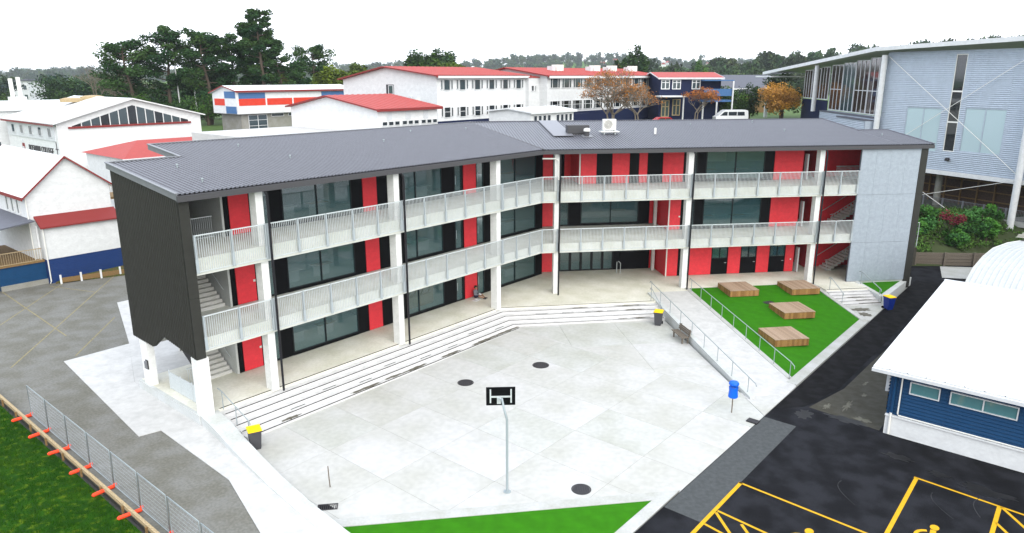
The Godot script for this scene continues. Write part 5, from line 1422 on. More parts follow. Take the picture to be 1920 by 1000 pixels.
func make_back_buildings() -> void:
	var b: MB
	# striped two-storey block
	var W := frame_at(16.33, 70.42)
	var o := house("striped_block", "white block with red and blue painted panels over a grey lower storey", W, 21.0, 7.2, 10.4, 13.75, 13.4, 14.4, 3.3, true, "white", "whiteroof", "redtrim", 0.4)
	wbox(o, "lower_storey", M.block, W, 0.9, 21.0, 7.0, 10.39, 0.8, 6.6)
	for q in [["skyblue", 0.3, 4.7, 12.65, 13.5], ["orangered", 0.3, 4.7, 11.62, 12.63], ["orangered", 5.0, 9.4, 11.62, 12.63], ["orangered", 9.7, 15.0, 11.62, 12.63], ["skyblue", 15.0, 19.5, 12.7, 13.5]]:
		wbox(o, "painted_panel", M[q[0]], W, q[1], q[2], q[3], q[4], -0.05, 0.0)
	var E := end_face(W)
	for q in [["orangered", -6.6, -3.6, 11.6, 12.6], ["skyblue", -3.5, -0.4, 12.7, 13.7], ["skyblue", -3.3, -0.3, 10.45, 11.5]]:
		b = MB.new()
		b.span(Vector3(q[1], q[3], 0.0), Vector3(q[2], q[4], 0.05))
		part(o, "painted_panel", b.mesh(), M[q[0]], E)
	window(o, W, 2.0, 5.2, 7.7, 10.2, -0.79 + 0.75 + 0.75, [3.6], [8.55, 9.4], "midglass", "white")
	window(o, W, 6.0, 8.2, 9.8, 10.3, 0.75, [], [], "darkglass", "white")
	window(o, W, 9.0, 13.0, 9.8, 10.3, 0.75, [], [], "darkglass", "white")
	# big white block with red roof
	W = frame_at(21.69, 33.17)
	o = house("red_roofed_block", "white two-storey classroom block with red roof and blank gable", W, 17.0, 18.4, 7.5, 15.95, 15.5, 17.0, 9.4, true, "white", "redroof", "redtrim", 0.55, "building", 0.8)
	wbox(o, "eave_fascia", M.white, W, -0.3, 17.2, 15.7, 15.98, -0.62, -0.56)
	for r in 2:
		for k in 6:
			var x := 0.6 + k * 2.75
			var y := 10.95 + r * 3.3
			window(o, W, x, x + 0.34, y + 0.12, y + 1.26, -0.05, [], [], "midglass" if r else "darkglass", "white", "window", 0.05)
			window(o, W, x + 0.5, x + 1.6, y, y + 1.3, -0.06, [], [] if r else [y + 0.7], "midglass" if r else "darkglass", "white", "window", 0.06)
			window(o, W, x + 1.76, x + 2.1, y + 0.12, y + 1.26, -0.05, [], [], "midglass" if r else "darkglass", "white", "window", 0.05)
	wbox(o, "plinth", M.navy, W, 0.0, 17.0, 9.4, 10.55, -0.08, 0.0)
	E = end_face(W)
	b = MB.new()
	b.span(Vector3(-9.4, 13.6, -0.02), Vector3(-7.9, 14.9, 0.03))
	var rc := part(o, "door_recess", b.mesh(), M.iron, E)
	window(o, E, -8.9, -7.95, 13.7, 14.8, -0.08, [], [], "midglass", "offwhite")
	b = MB.new()
	b.span(Vector3(-4.9, 12.9, 0.0), Vector3(-4.3, 13.5, 0.35))
	part(o, "wall_unit", b.mesh(), M.offwhite, E)
	b = MB.new()
	b.span(Vector3(-3.6, 12.8, 0.0), Vector3(-3.1, 13.2, 0.35))
	part(o, "wall_unit", b.mesh(), M.plastic, E)
	# stair link and second long block
	W = frame_at(38.7, 32.6)
	o = house("stair_link", "white stair tower joining the two red-roofed blocks", W, 2.4, 12.0, 7.5, 15.7, 15.7, 16.3, 6.0, true, "white", "redroof", "", 0.1)
	window(o, W, 0.5, 1.1, 13.9, 14.7, -0.05, [], [], "darkglass", "white")
	window(o, W, 1.3, 1.6, 13.9, 14.7, -0.05, [], [], "darkglass", "white")
	W = frame_at(41.1, 31.22)
	o = house("red_roofed_block", "long white classroom block with red roof behind the bare orange-brown tree", W, 31.0, 15.0, 7.5, 15.95, 15.6, 17.0, 7.5, true, "white", "redroof", "redtrim", 0.55, "building", 0.8)
	wbox(o, "eave_fascia", M.white, W, -0.3, 31.2, 15.65, 15.98, -0.62, -0.56)
	for r in 2:
		for k in 11:
			var x := 0.6 + k * 2.75
			var y := 11.2 + r * 3.1
			window(o, W, x, x + 2.3, y, y + 1.35, -0.06, [x + 0.5, x + 1.8], [] if r else [y + 0.75], "midglass" if r else "darkglass", "white", "window", 0.06)
	wbox(o, "plinth", M.navy, W, 5.0, 31.0, 9.0, 10.9, -0.6, 0.0)
	for q in [7.5, 17.5, 22.5, 29.0]:
		wbox(o, "roof_unit", M.plastic, W, q, q + 1.7, 16.6, 17.6, 4.0, 5.0)
		wbox(o, "roof_unit", M.offwhite, W, q - 1.1, q - 0.4, 16.6, 17.4, 4.0, 5.0)
	# low red-roofed classroom
	W = frame_at(7.92, 27.76)
	o = house("low_classroom", "single-storey white classroom with bright red roof above the charcoal roof ridge", W, 8.5, 15.7, 7.0, 12.55, 12.5, 13.75, 8.4, true, "white", "redroof", "redtrim", 0.45, "building", 0.8)
	for g in 3:
		for k in 3:
			var x := 0.5 + g * 2.75 + k * 0.85
			window(o, W, x, x + 0.72, 10.9, 11.35, -0.05, [], [], "darkglass", "white", "window", 0.05)
		wbox(o, "panel_frame", M.offwhite, W, 1.2 + g * 2.6, 1.9 + g * 2.6, 11.45, 12.3, -0.04, 0.0)
	b = MB.new()
	b.prism(rect2(BL, -4.0, 9.0, 22.0, 44.0), 7.0, 10.2)
	var yd := structure("upper_yard", b.mesh(), M.apron, "bright paved yard behind the low red-roofed classroom", "path")
	# small flat-roofed white room
	W = frame_at(24.39, 20.71)
	o = house("flat_white_room", "small white flat-roofed room with a row of dark windows behind the charcoal roof", W, 8.4, 6.4, 7.0, 11.85, 11.85, 12.2, 3.2, true, "white", "whiteroof", "white", 0.3)
	for k in 9:
		if k == 4: continue
		window(o, W, 0.5 + k * 0.86, 1.15 + k * 0.86, 10.7, 11.55, -0.05, [], [], "darkglass", "white", "window", 0.05)
	wbox(o, "side_wall", M.navy, W, 8.5, 13.5, 8.0, 11.35, 1.0, 1.2)
	# navy building
	W = Transform3D(Basis(Vector3.UP, deg_to_rad(5)), Vector3(23.5, 0, -118))
	o = house("navy_house", "navy weatherboard house with white windows behind the small autumn tree", W, 10.0, 9.0, 8.5, 15.6, 15.6, 16.4, 4.5, true, "navy", "redroof", "offwhite", 0.4, "house")
	for q in [[0.2, 13.9], [2.0, 13.9], [5.2, 13.9]]:
		window(o, W, q[0], q[0] + 1.4, q[1], q[1] + 1.5, -0.06, [q[0] + 0.7], [q[1] + 1.05], "midglass", "white", "window", 0.12)
	for q in [[0.4, 9.6], [2.2, 9.8]]:
		window(o, W, q[0], q[0] + 1.3, q[1], q[1] + 2.6, -0.06, [q[0] + 0.65], [q[1] + 1.6], "midglass", "paletimber", "window", 0.14)
	wbox(o, "porch_roof", M.white, W, -0.6, 3.6, 12.75, 12.95, -2.6, 0.0)
	wbox(o, "balcony_roof", M.skyblue, W, 6.6, 11.4, 15.2, 15.35, -2.0, 3.0)
	wbox(o, "balcony_floor", M.skyblue, W, 6.6, 11.2, 12.0, 12.3, -2.0, 3.0)
	wbox(o, "balcony_front", M.skyblue, W, 6.6, 11.2, 12.9, 14.0, -2.0, -1.9)
	for q in [[3.2, 9.0, 12.7], [8.6, 9.0, 12.0], [11.1, 9.0, 15.2], [6.4, 9.0, 12.0]]: wbox(o, "post", M.white, W, q[0], q[0] + 0.2, q[1], q[2], -2.3, -2.1)
	# grey-roofed house
	W = Transform3D(Basis(Vector3.UP, deg_to_rad(4)), Vector3(42.5, 0, -150))
	o = house("grey_roofed_house", "grey-roofed house with white gable behind the round green shrub", W, 10.5, 9.0, 8.5, 13.6, 13.6, 16.0, 4.5, true, "white", "greyroof", "white", 0.5, "house")
	wbox(o, "lower_roof", M.greyroof, W, 3.5, 10.8, 12.2, 13.4, -2.0, -0.2)
	wbox(o, "brick_wall", M.timber, W, 3.8, 10.5, 8.5, 12.2, -1.6, -0.3)
	window(o, W, 7.0, 8.5, 10.2, 11.5, 1.55, [], [], "darkglass", "white")
	# distant flats at the far left
	W = Transform3D(Basis(Vector3.UP, deg_to_rad(-8)), Vector3(-139.0, 0, -205))
	o = thing("distant_flats", "pale three-storey block of flats among far trees", "building")
	wbox(o, "wall", M.offwhite, W, 0.0, 6.0, 5.0, 14.6, 0.0, 6.0)
	wbox(o, "roof", M.greyroof, W, -0.4, 6.4, 14.61, 15.0, -0.4, 6.4)
	for r in 3:
		for k in 3: window(o, W, 0.5 + k * 1.9, 1.7 + k * 1.9, 7.2 + r * 2.5, 8.5 + r * 2.5, -0.05, [], [], "midglass", "white")
	# rugby posts
	var rp := thing("rugby_posts", "tall white rugby goal posts with crossbar in front of the pines", "goal posts", Vector3(-58.9, 7.4, -131))
	for s in [0.0, 2.9]:
		b = MB.new()
		b.tube([Vector3(s, 0, 0), Vector3(s - 0.25, 11.8, 0)], [0.13, 0.1], 8)
		part(rp, "upright", b.mesh(), M.white)
	b = MB.new()
	b.tube([Vector3(-0.05, 3.0, 0), Vector3(2.85, 3.0, 0)], 0.09, 8)
	part(rp, "crossbar", b.mesh(), M.white)

func cable(parent: Node, a: Vector3, c: Vector3, r := 0.03) -> void:
	var b := MB.new()
	b.tube([a, c], r, 6)
	part(parent, "brace_cable", b.mesh(), M.plastic)

func make_right_side() -> void:
	var b: MB
	# gymnasium
	var ga := deg_to_rad(-65.4)
	var W := Transform3D(Basis(Vector3.UP, ga), Vector3(43.4, 0, -86.4))
	var o := thing("gymnasium", "large silver corrugated gymnasium with crossed white brace cables and tall glazed end", "gymnasium")
	b = MB.new()
	var sine := [[0.0, 0.0], [0.2, 0.018], [0.4, 0.032], [0.6, 0.03], [0.8, 0.014]]
	# corrugated face around its openings: [x0, x1, h0, h1]
	for q in [[0.0, 3.3, 6.0, 18.5], [3.3, 7.5, 6.0, 7.9], [3.3, 7.5, 12.6, 18.5], [7.5, 8.25, 6.0, 18.5], [8.25, 9.5, 6.0, 8.1], [8.25, 9.5, 18.2, 18.5], [9.5, 10.1, 6.0, 18.5], [10.1, 14.4, 6.0, 8.2], [10.1, 14.4, 12.75, 18.5], [14.4, 30.0, 6.0, 18.5]]:
		b.ribbed(W * Vector3(q[0], q[2], 0), Vector3.UP, W.basis.x, W.basis.z, q[3] - q[2], 0.2, sine, func(_s): return 0.0, func(_s): return q[1] - q[0])
	part(o, "corrugated_wall", b.mesh(), M.silver)
	wbox(o, "wall_core", M.silver, W, 0.0, 30.0, 6.0, 18.6, 0.12, 0.5)
	for k in 3:
		var e := [8.1, 11.2, 14.4, 18.2]
		window(o, W, 8.25, 9.5, e[k], e[k + 1], 0.05, [], [], "darkglass", "plastic", "window", 0.08)
	for q in [[3.3, 7.5, 7.9, 12.6], [10.1, 14.4, 8.2, 12.75]]:
		var m: float = (q[0] + q[1]) / 2
		window(o, W, q[0], q[1], q[2], q[3], 0.04, [m], [], "palepanel", "silver", "shutter", 0.07)
	wbox(o, "floor_beam", M.white, W, -0.3, 30.0, 5.55, 5.99, -0.15, 6.0)
	wbox(o, "lamp", M.iron, W, 8.9, 9.2, 7.1, 7.4, -0.4, 0.0)
	# columns
	for q in [[0.0, 2.0, 18.3], [16.9, 1.0, 18.6]]:
		b = MB.new()
		b.tube([W * Vector3(q[0], q[1], 0.55), W * Vector3(q[0], q[2], 0.55)], 0.32, 14)
		part(o, "column", b.mesh(), M.white)
	cable(o, W * Vector3(0.5, 18.1, 0.45), W * Vector3(16.5, 6.6, 0.45))
	cable(o, W * Vector3(0.5, 7.2, 0.4), W * Vector3(16.5, 18.2, 0.4))
	cable(o, W * Vector3(3.0, 2.0, 0.4), W * Vector3(16.5, 5.9, 0.45))
	cable(o, W * Vector3(4.5, 4.6, 0.45), W * Vector3(12.6, 1.0, 0.9))
	# dark undercroft
	wbox(o, "undercroft_wall", M.battens, W, -2.0, 30.0, 0.0, 5.54, 5.0, 5.3)
	for k in 9: wbox(o, "undercroft_post", M.timber, W, 4.0 + k * 1.9, 4.14 + k * 1.9, 1.0, 5.5, 4.6, 4.75)
	for k in 3: wbox(o, "undercroft_rail", M.timber, W, 3.0, 26.0, 2.6 + k * 1.0, 2.72 + k * 1.0, 4.76, 4.85)
	b = MB.new()
	b.tube([W * Vector3(7.0, 0.5, -2.0), W * Vector3(7.0, 5.5, -2.0)], 0.35, 12)
	part(o, "undercroft_pier", b.mesh(), M.block)
	# glazed end, running away
	var ge := atan2(-45.6, -2.9)
	var V := Transform3D(Basis(Vector3.UP, ge), Vector3(46.3, 0, -132))
	var tp := func(x: float) -> float: return lerpf(16.2, 18.6, x / 45.7)
	b = MB.new()
	b.extrude(V, PackedVector2Array([Vector2(17.0, 6.0), Vector2(45.5, 6.0), Vector2(45.5, 11.3), Vector2(28.0, 11.3), Vector2(28.0, 9.0), Vector2(17.0, 9.0)]), -0.3, -0.02)
	part(o, "lower_wall", b.mesh(), M.silver)
	b = MB.new()
	b.ribbed(V * Vector3(27.0, 6.0, 0.6), Vector3.UP, V.basis.x, V.basis.z, 5.1, 0.2, sine, func(_s): return 0.0, func(_s): return 18.4)
	b.ribbed(V * Vector3(36.5, 6.0, 1.6), Vector3.UP, V.basis.x, V.basis.z, 4.8, 0.2, sine, func(_s): return 0.0, func(_s): return 8.9)
	part(o, "corrugated_wall", b.mesh(), M.silver)
	wbox(o, "ledge", M.greyroof, V, 27.0, 45.4, 11.1, 11.25, -0.7, 0.1)
	wbox(o, "ledge", M.greyroof, V, 36.4, 45.42, 10.8, 10.95, -1.7, -0.72)
	wbox(o, "ledge_core", M.silver, V, 36.5, 45.4, 6.0, 10.79, -1.58, 0.0)
	wbox(o, "ledge_core", M.silver, V, 27.1, 36.5, 6.0, 11.05, -0.58, 0.0)
	wbox(o, "navy_panel", M.navy, V, 17.0, 27.8, 8.6, 12.6, -0.02, 0.1)
	for k in 4:
		var x0 := 28.4 + k * 4.2
		window(o, V, x0, x0 + 4.1, 11.4, tp.call(x0) - 0.25, 0.05, [x0 + 1.4, x0 + 2.7], [14.2] if k != 1 else [], "brownglass" if k != 1 else "midglass", "offwhite", "window", 0.1)
	for k in 3:
		var x0 := 17.2 + k * 3.5
		window(o, V, x0, x0 + 3.4, 12.7, tp.call(x0) - 0.25, 0.05, [x0 + 1.1, x0 + 2.2], [], "brownglass", "offwhite", "window", 0.1)
	for q in [[25.0, 11.0], [0.5, 8.5]]:
		b = MB.new()
		b.tube([V * Vector3(q[0], q[1], 0.9), V * Vector3(q[0], tp.call(q[0]) - 0.1, 0.9)], 0.32, 14)
		part(o, "column", b.mesh(), M.white)
	# roof: wide eave along both faces
	b = MB.new()
	var p0 := V * Vector3(-1.0, 16.2, 1.6); var p1 := W * Vector3(-0.7, 18.75, 1.3); var p2 := W * Vector3(32.0, 19.7, 1.3)
	var p3 := W * Vector3(32.0, 21.0, -30.0); var p4 := V * Vector3(-1.0, 17.6, -34.0)
	var up := Vector3(0, 0.45, 0)
	for q in [[p0, p1, p4], [p1, p3, p4], [p1, p2, p3]]:
		b.tri(q[0] + up, q[1] + up, q[2] + up); b.tri(q[0], q[2], q[1])
	for q in [[p0, p1], [p1, p2], [p2, p3], [p3, p4], [p4, p0]]: b.quad(q[0], q[1], q[1] + up, q[0] + up)
	part(o, "roof", b.mesh(), M.whiteroof)
	wbox(o, "canopy", M.white, V, -4.0, 6.0, 15.75, 15.95, -2.0, 4.0)
	# gym walkway railing
	var wr := thing("walkway_railing", "grey bar railing on the walkway at the foot of the gymnasium undercroft", "railing")
	for k in 8:
		part(wr, "panel", rail_mesh(2.2, 1.1, 0.14), M.flash, W * Transform3D(Basis(), Vector3(5.0 + k * 2.3, 1.75, -1.0)))
		part(wr, "post", bmesh(Vector3(0.14, 1.4, 0.1)), M.flash, W * Transform3D(Basis(), Vector3(6.15 + k * 2.3, 2.2, -1.0)))
	wbox(wr, "walkway_slab", M.kerb, W, 3.0, 26.0, 1.2, 1.7, 0.8, 5.0)
	# retaining wall and fence under the bank
	var rw := thing("retaining_wall", "old timber retaining wall below the planted bank", "retaining wall")
	var wa := Transform3D(Basis(Vector3.UP, deg_to_rad(-3)), Vector3(36.9, -0.8, -63.9))
	wbox(rw, "concrete_end", M.oldpatch, wa, -2.6, -0.1, 0.0, 1.7, -0.3, 0.2)
	for k in 4:
		for j in 4: wbox(rw, "board", M.oldtimber, wa, k * 2.6, k * 2.6 + 2.57, j * 0.3, j * 0.3 + 0.28, -0.06 + 0.02 * (j % 2), 0.06)
	for k in 5: wbox(rw, "post", M.oldtimber, wa, k * 2.6 - 0.1, k * 2.6 + 0.08, 0.0, 1.25, -0.2, -0.07)
	var sf := thing("mesh_gate", "galvanised framed mesh fence beside the dark corner of the school", "fence", Vector3(34.4, 0.9, -64.3), deg_to_rad(-3))
	b = MB.new()
	b.tube([Vector3(0, 0, 0), Vector3(0, 2.2, 0), Vector3(2.6, 2.2, 0), Vector3(2.6, 0, 0)], 0.04, 6)
	part(sf, "frame", b.mesh(), M.galv)
	b = MB.new()
	for i in 16: b.span(Vector3(0.16 * i, 0.02, -0.003), Vector3(0.16 * i + 0.006, 2.18, 0.003))
	for i in 13: b.span(Vector3(0.02, 0.16 * i, -0.0035), Vector3(2.58, 0.16 * i + 0.006, 0.0025))
	part(sf, "wire_mesh", b.mesh(), M.wire)

	# blue shed
	W = frame_at(-5.0, -25.2)
	o = thing("blue_shed", "blue weatherboard shed with broad white roof and pale concrete base beside the asphalt", "shed")
	var E := end_face(W)
	wbox(o, "core", M.shedblue, W, 0.05, 15.0, 0.3, 2.5, -14.95, -0.05)
	wbox(o, "base", M.white, W, -0.12, 15.0, -1.0, 0.17, -15.0, 0.0)
	wbox(o, "base_ledge", M.white, W, -0.2, 15.0, 0.17, 0.23, -15.0, 0.02)
	b = MB.new()
	var lap := [[0.0, 0.07], [0.75, 0.02], [0.9, 0.0]]
	b.ribbed(E * Vector3(0.0, 0.24, -0.03), Vector3.UP, E.basis.x, E.basis.z, 2.28, 0.17, lap, func(_s): return 0.0, func(_s): return 15.0)
	b.ribbed(W * Vector3(0.0, 0.24, 0.0), Vector3.UP, W.basis.x, -W.basis.z, 2.28, 0.17, lap, func(_s): return 0.0, func(_s): return 15.0)
	part(o, "weatherboards", b.mesh(), M.shedblue)
	for q in [[0.85, 2.1, []], [2.5, 5.1, [3.8]], [6.2, 8.8, [7.5]]]:
		window(o, E, q[0], q[1], 1.5, 2.12, -0.09, q[2], [], "tealglass", "offwhite", "window", 0.05)
	b = MB.new()
	b.tube([E * Vector3(0.5, 2.3, 0.1), E * Vector3(0.5, 0.36, 0.1), E * Vector3(0.55, 0.29, 0.12), E * Vector3(15.0, 0.29, 0.12)], 0.035, 6)
	part(o, "pipe", b.mesh(), M.plastic)
	b = MB.new()
	b.tube([E * Vector3(0.22, 2.3, 0.1), E * Vector3(0.22, 0.35, 0.1)], 0.07, 8)
	part(o, "downpipe", b.mesh(), M.shedblue)
	b = MB.new()
	b.tube([E * Vector3(0.22, 0.35, 0.16), E * Vector3(0.22, -0.75, 0.16)], 0.06, 8)
	part(o, "downpipe_foot", b.mesh(), M.plastic)
	wbox(o, "meter_box", M.offwhite, W, 0.3, 0.8, 1.2, 2.0, 0.05, 0.25)
	b = MB.new()
	var sl := (W.basis.x + Vector3(0, 0.045, 0)).normalized()
	b.ribbed(W * Vector3(-0.6, 2.66, -0.72), W.basis.z, sl, Vector3.UP, 18.0, 0.76, [[0.0, 0.0], [0.9, 0.0], [0.93, 0.03], [0.97, 0.03]], func(_s): return 0.0, func(_s): return 16.2)
	part(o, "roof", b.mesh(), M.whiteroof)
	b = MB.new()
	b.extrude(W, PackedVector2Array([Vector2(-0.6, 2.46), Vector2(15.4, 3.18), Vector2(15.4, 3.35), Vector2(-0.6, 2.64)]), -0.72, 17.2)
	part(o, "roof_deck", b.mesh(), M.whiteroof)
	b = MB.new()
	b.span(Vector3(-0.73, 2.44, -0.74), Vector3(-0.61, 2.6, 17.2))
	part(o, "gutter", b.mesh(), M.offwhite, W)
	b = MB.new()
	b.span(Vector3(15.2, 3.28, -0.7), Vector3(15.5, 3.47, 17.2))
	part(o, "ridge_cap", b.mesh(), M.offwhite, W)
	# arched white roof beyond the shed
	o = thing("arched_shelter", "white ribbed arched roof rising behind the blue shed", "shelter")
	var pr := [Vector3(28.6, 1.2, -44.4), Vector3(29.35, 2.34, -45.0), Vector3(30.18, 2.89, -46.0), Vector3(31.5, 3.33, -47.5), Vector3(33.0, 3.7, -49.0), Vector3(35.0, 3.84, -51.0), Vector3(37.4, 3.78, -53.0), Vector3(41.0, 3.35, -56.0)]
	var ex := L3(0, 0, -1) - L3(0, 0, 0)
	b = MB.new()
	for i in pr.size() - 1:
		var s := 0.0
		while s < 18.0:
			for q in [[0.0, 0.2, 0.0, 0.0], [0.2, 0.24, 0.0, 0.03], [0.24, 0.28, 0.03, 0.03], [0.28, 0.32, 0.03, 0.0]]:
				b.quad(pr[i] + ex * (s + q[0]) + Vector3(0, q[2], 0), pr[i] + ex * (s + q[1]) + Vector3(0, q[3], 0), pr[i + 1] + ex * (s + q[1]) + Vector3(0, q[3], 0), pr[i + 1] + ex * (s + q[0]) + Vector3(0, q[2], 0))
			s += 0.32
	part(o, "roof", b.mesh(), M.archroof)
	b = MB.new()
	for i in pr.size() - 1:
		b.quad(pr[i] - Vector3(0, 0.2, 0), pr[i + 1] - Vector3(0, 0.2, 0), pr[i + 1] + Vector3(0, 0.05, 0), pr[i] + Vector3(0, 0.05, 0))
	part(o, "edge_trim", b.mesh(), M.white)
	b = MB.new()
	for i in pr.size() - 1:
		b.quad(pr[i] * Vector3(1, 0, 1) + Vector3(0, -0.8, 0) + ex * 0.3, pr[i + 1] * Vector3(1, 0, 1) + Vector3(0, -0.8, 0) + ex * 0.3, pr[i + 1] + ex * 0.3, pr[i] + ex * 0.3)
	part(o, "end_wall", b.mesh(), M.offwhite)
	# grey ribbed canopy beside the gymnasium column
	o = thing("ribbed_canopy", "weathered grey ribbed canopy at the foot of the gymnasium column", "canopy")
	b = MB.new()
	var ca := Vector3(39.5, 3.75, -55.2)
	b.ribbed(ca, Vector3(0.83, 0.04, -0.55).normalized(), ex, Vector3.UP, 9.0, 0.75, [[0.0, 0.0], [0.45, 0.0], [0.55, 0.14], [0.9, 0.14]], func(_s): return 0.0, func(_s): return 16.0)
	part(o, "roof", b.mesh(), M.block)
	b = MB.new()
	for s in [0.5, 7.0]: b.tube([ca + Vector3(0.83, 0.0, -0.55) * s + ex * 0.5, (ca + Vector3(0.83, 0, -0.55) * s + ex * 0.5) * Vector3(1, 0, 1) - Vector3(0, 0.8, 0)], 0.1, 8)
	part(o, "post", b.mesh(), M.block)

# ---------- plants ----------
func leaves(b: MB, c: Vector3, r: Vector3, n: int, size: float, col: Color, vary := 0.3, shell := 0.45, long := 1.0) -> void:
	for i in n:
		var d := Vector3(rng.randfn(), rng.randfn(), rng.randfn()).normalized()
		var p := c + d * r * pow(rng.randf(), shell)
		var a := Vector3(rng.randfn(), rng.randfn() * 0.6, rng.randfn()).normalized()
		var e := a.cross(Vector3(rng.randfn(), rng.randfn(), rng.randfn())).normalized()
		var s := size * rng.randf_range(0.6, 1.3)
		var k := rng.randf_range(1.0 - vary, 1.0 + vary)
		b.col = Color(col.r * k, col.g * k, col.b * k)
		b.tri(p - a * s * long, p + e * s * 0.6, p + a * s * long)
		b.tri(p - a * s * long, p + a * s * long, p - e * s * 0.6)
	b.col = Color.WHITE

# pine with layered tufts on rising limbs
func pine(label: String, at: Vector3, h: float, spread: float, bare: float, seed_: int, group := "") -> void:
	rng.seed = seed_
	var o := thing("pine_tree", label, "tree", at, 0.0, group)
	var t := MB.new()
	var lean := Vector3(rng.randf_range(-0.6, 0.6), 0, rng.randf_range(-0.6, 0.6))
	var tr := []
	for i in 7: tr.append(Vector3(0, h * 0.97 * i / 6.0, 0) + lean * sin(i * 0.9) * 0.8)
	t.tube(tr, [0.42, 0.36, 0.31, 0.26, 0.2, 0.13, 0.05], 7)
	var f := MB.new()
	var n := int(h * 1.9)
	for k in n:
		var s := lerpf(bare, 1.0, (k + rng.randf()) / n)
		var y := h * s
		var base := (tr[int(s * 5.99)] as Vector3).lerp(tr[mini(6, int(s * 5.99) + 1)], fmod(s * 5.99, 1.0))
		var ang := rng.randf() * TAU
		var reach := spread * (0.35 + 0.65 * sin(PI * clampf((s - bare) / (1.05 - bare) * 0.8 + 0.2, 0, 1))) * rng.randf_range(0.5, 1.1)
		var tip := base + Vector3(cos(ang) * reach, reach * rng.randf_range(0.1, 0.45), sin(ang) * reach)
		t.tube([base, base.lerp(tip, 0.5) - Vector3(0, 0.15, 0), tip], [0.11, 0.07, 0.03], 5, false)
		var tone := rng.randf()
		var col := Color(0.020, 0.052, 0.022).lerp(Color(0.045, 0.085, 0.025), tone)
		for j in 3:
			var c := base.lerp(tip, 0.55 + 0.3 * j) + Vector3(rng.randf_range(-0.4, 0.4), rng.randf_range(0.0, 0.4), rng.randf_range(-0.4, 0.4))
			leaves(f, c, Vector3(1.0, 0.58, 1.0) * spread * rng.randf_range(0.22, 0.36), 105, 0.2, col, 0.35, 0.4, 1.3)
	leaves(f, tr[6] + Vector3(0, 0.1, 0), Vector3(spread * 0.35, 0.7, spread * 0.35), 130, 0.19, Color(0.03, 0.07, 0.025), 0.35, 0.4, 1.3)
	part(o, "trunk", t.mesh(), M.bark)
	part(o, "crown", f.mesh(), M.leaf)

# rounded broad-leaf tree or shrub made of uneven leaf clumps
func bush(called: String, label: String, category: String, at: Vector3, r: Vector3, trunk: float, col: Color, seed_: int, clumps := 22, per := 110, size := 0.2, group := "", vary := 0.3) -> void:
	rng.seed = seed_
	var o := thing(called, label, category, at, 0.0, group)
	var t := MB.new()
	var mid := Vector3(0, trunk + r.y * 0.8, 0)
	t.tube([Vector3(0, -0.3, 0), Vector3(0.05, trunk * 0.6 + 0.2, 0.05), mid], [0.06 * r.x + 0.05, 0.05 * r.x + 0.04, 0.03], 6)
	var f := MB.new()
	for k in clumps:
		var d := Vector3(rng.randfn(), rng.randfn(), rng.randfn()).normalized()
		var c := Vector3(0, trunk + r.y, 0) + d * r * rng.randf_range(0.35, 0.88)
		t.tube([mid * 0.7, c], [0.04, 0.015], 4, false)
		var tint := rng.randf_range(0.75, 1.3)
		leaves(f, c, r * rng.randf_range(0.26, 0.42), per, size, Color(col.r * tint, col.g * tint, col.b * rng.randf_range(0.7, 1.3)), vary)
	part(o, "trunk", t.mesh(), M.bark)
	part(o, "crown", f.mesh(), M.leaf)

func twig(t: MB, f: MB, p: Vector3, d: Vector3, l: float, r: float, depth: int, col: Color, leafy: float, wide: float) -> void:
	var q := p + d * l
	t.tube([p, p.lerp(q, 0.5) + Vector3(rng.randf_range(-0.06, 0.06), 0, rng.randf_range(-0.06, 0.06)) * l, q], [r, r * 0.85, r * 0.65], 4 if depth < 3 else 6, false)
	if depth == 0:
		if rng.randf() < leafy: leaves(f, q, Vector3(0.5, 0.35, 0.5), 6, 0.1, col, 0.4)
		return
	for k in rng.randi_range(2, 4):
		var nd := (d + Vector3(rng.randfn() * wide, rng.randf_range(-0.15, 0.35), rng.randfn() * wide)).normalized()
		twig(t, f, q, nd, l * rng.randf_range(0.62, 0.85), r * 0.6, depth - 1, col, leafy, wide)

func bare_tree(called: String, label: String, at: Vector3, h: float, wide: float, depth: int, col: Color, leafy: float, bark: String, seed_: int, stems := 1, group := "", thick := 1.0) -> void:
	rng.seed = seed_
	var o := thing(called, label, "tree", at, 0.0, group)
	var t := MB.new(); var f := MB.new()
	for s in stems:
		twig(t, f, Vector3(s * 0.25 - stems * 0.12, -0.2, rng.randf() * 0.2), Vector3(rng.randf_range(-0.15, 0.15), 1, rng.randf_range(-0.1, 0.1)).normalized(), h * 0.3, h * 0.018 * thick, depth, col, leafy, wide)
	part(o, "trunk", t.mesh(), M[bark])
	if f.v.size(): part(o, "crown", f.mesh(), M.leaf)

func hill_y(x: float, z: float) -> float:
	var a := 22.0 * exp(-pow((x - 300.0) / 170.0, 2.0)) * exp(-pow((z + 440.0) / 90.0, 2.0))
	return 6.0 + a
func town_y(x: float, z: float) -> float:
	return 6.0 + lerpf(0.35, 1.0, smoothstep(-700.0, 50.0, x)) * (27.0 + 9.0 * sin(x * 0.004 + 0.8) + 4.0 * sin(x * 0.013)) * exp(-pow((z + 1600.0) / 330.0, 2.0))

func tree_blob(seed_: int, tall: float) -> ArrayMesh:
	rng.seed = seed_
	var f := MB.new()
	for k in 9:
		var d := Vector3(rng.randfn(), rng.randfn(), rng.randfn()).normalized()
		leaves(f, Vector3(0, 3.6 * tall, 0) + d * Vector3(1.9, 2.1 * tall, 1.9), Vector3(1.5, 1.3 * tall, 1.5), 44, 0.55, Color(0.035, 0.065, 0.03), 0.35)
	return f.mesh()

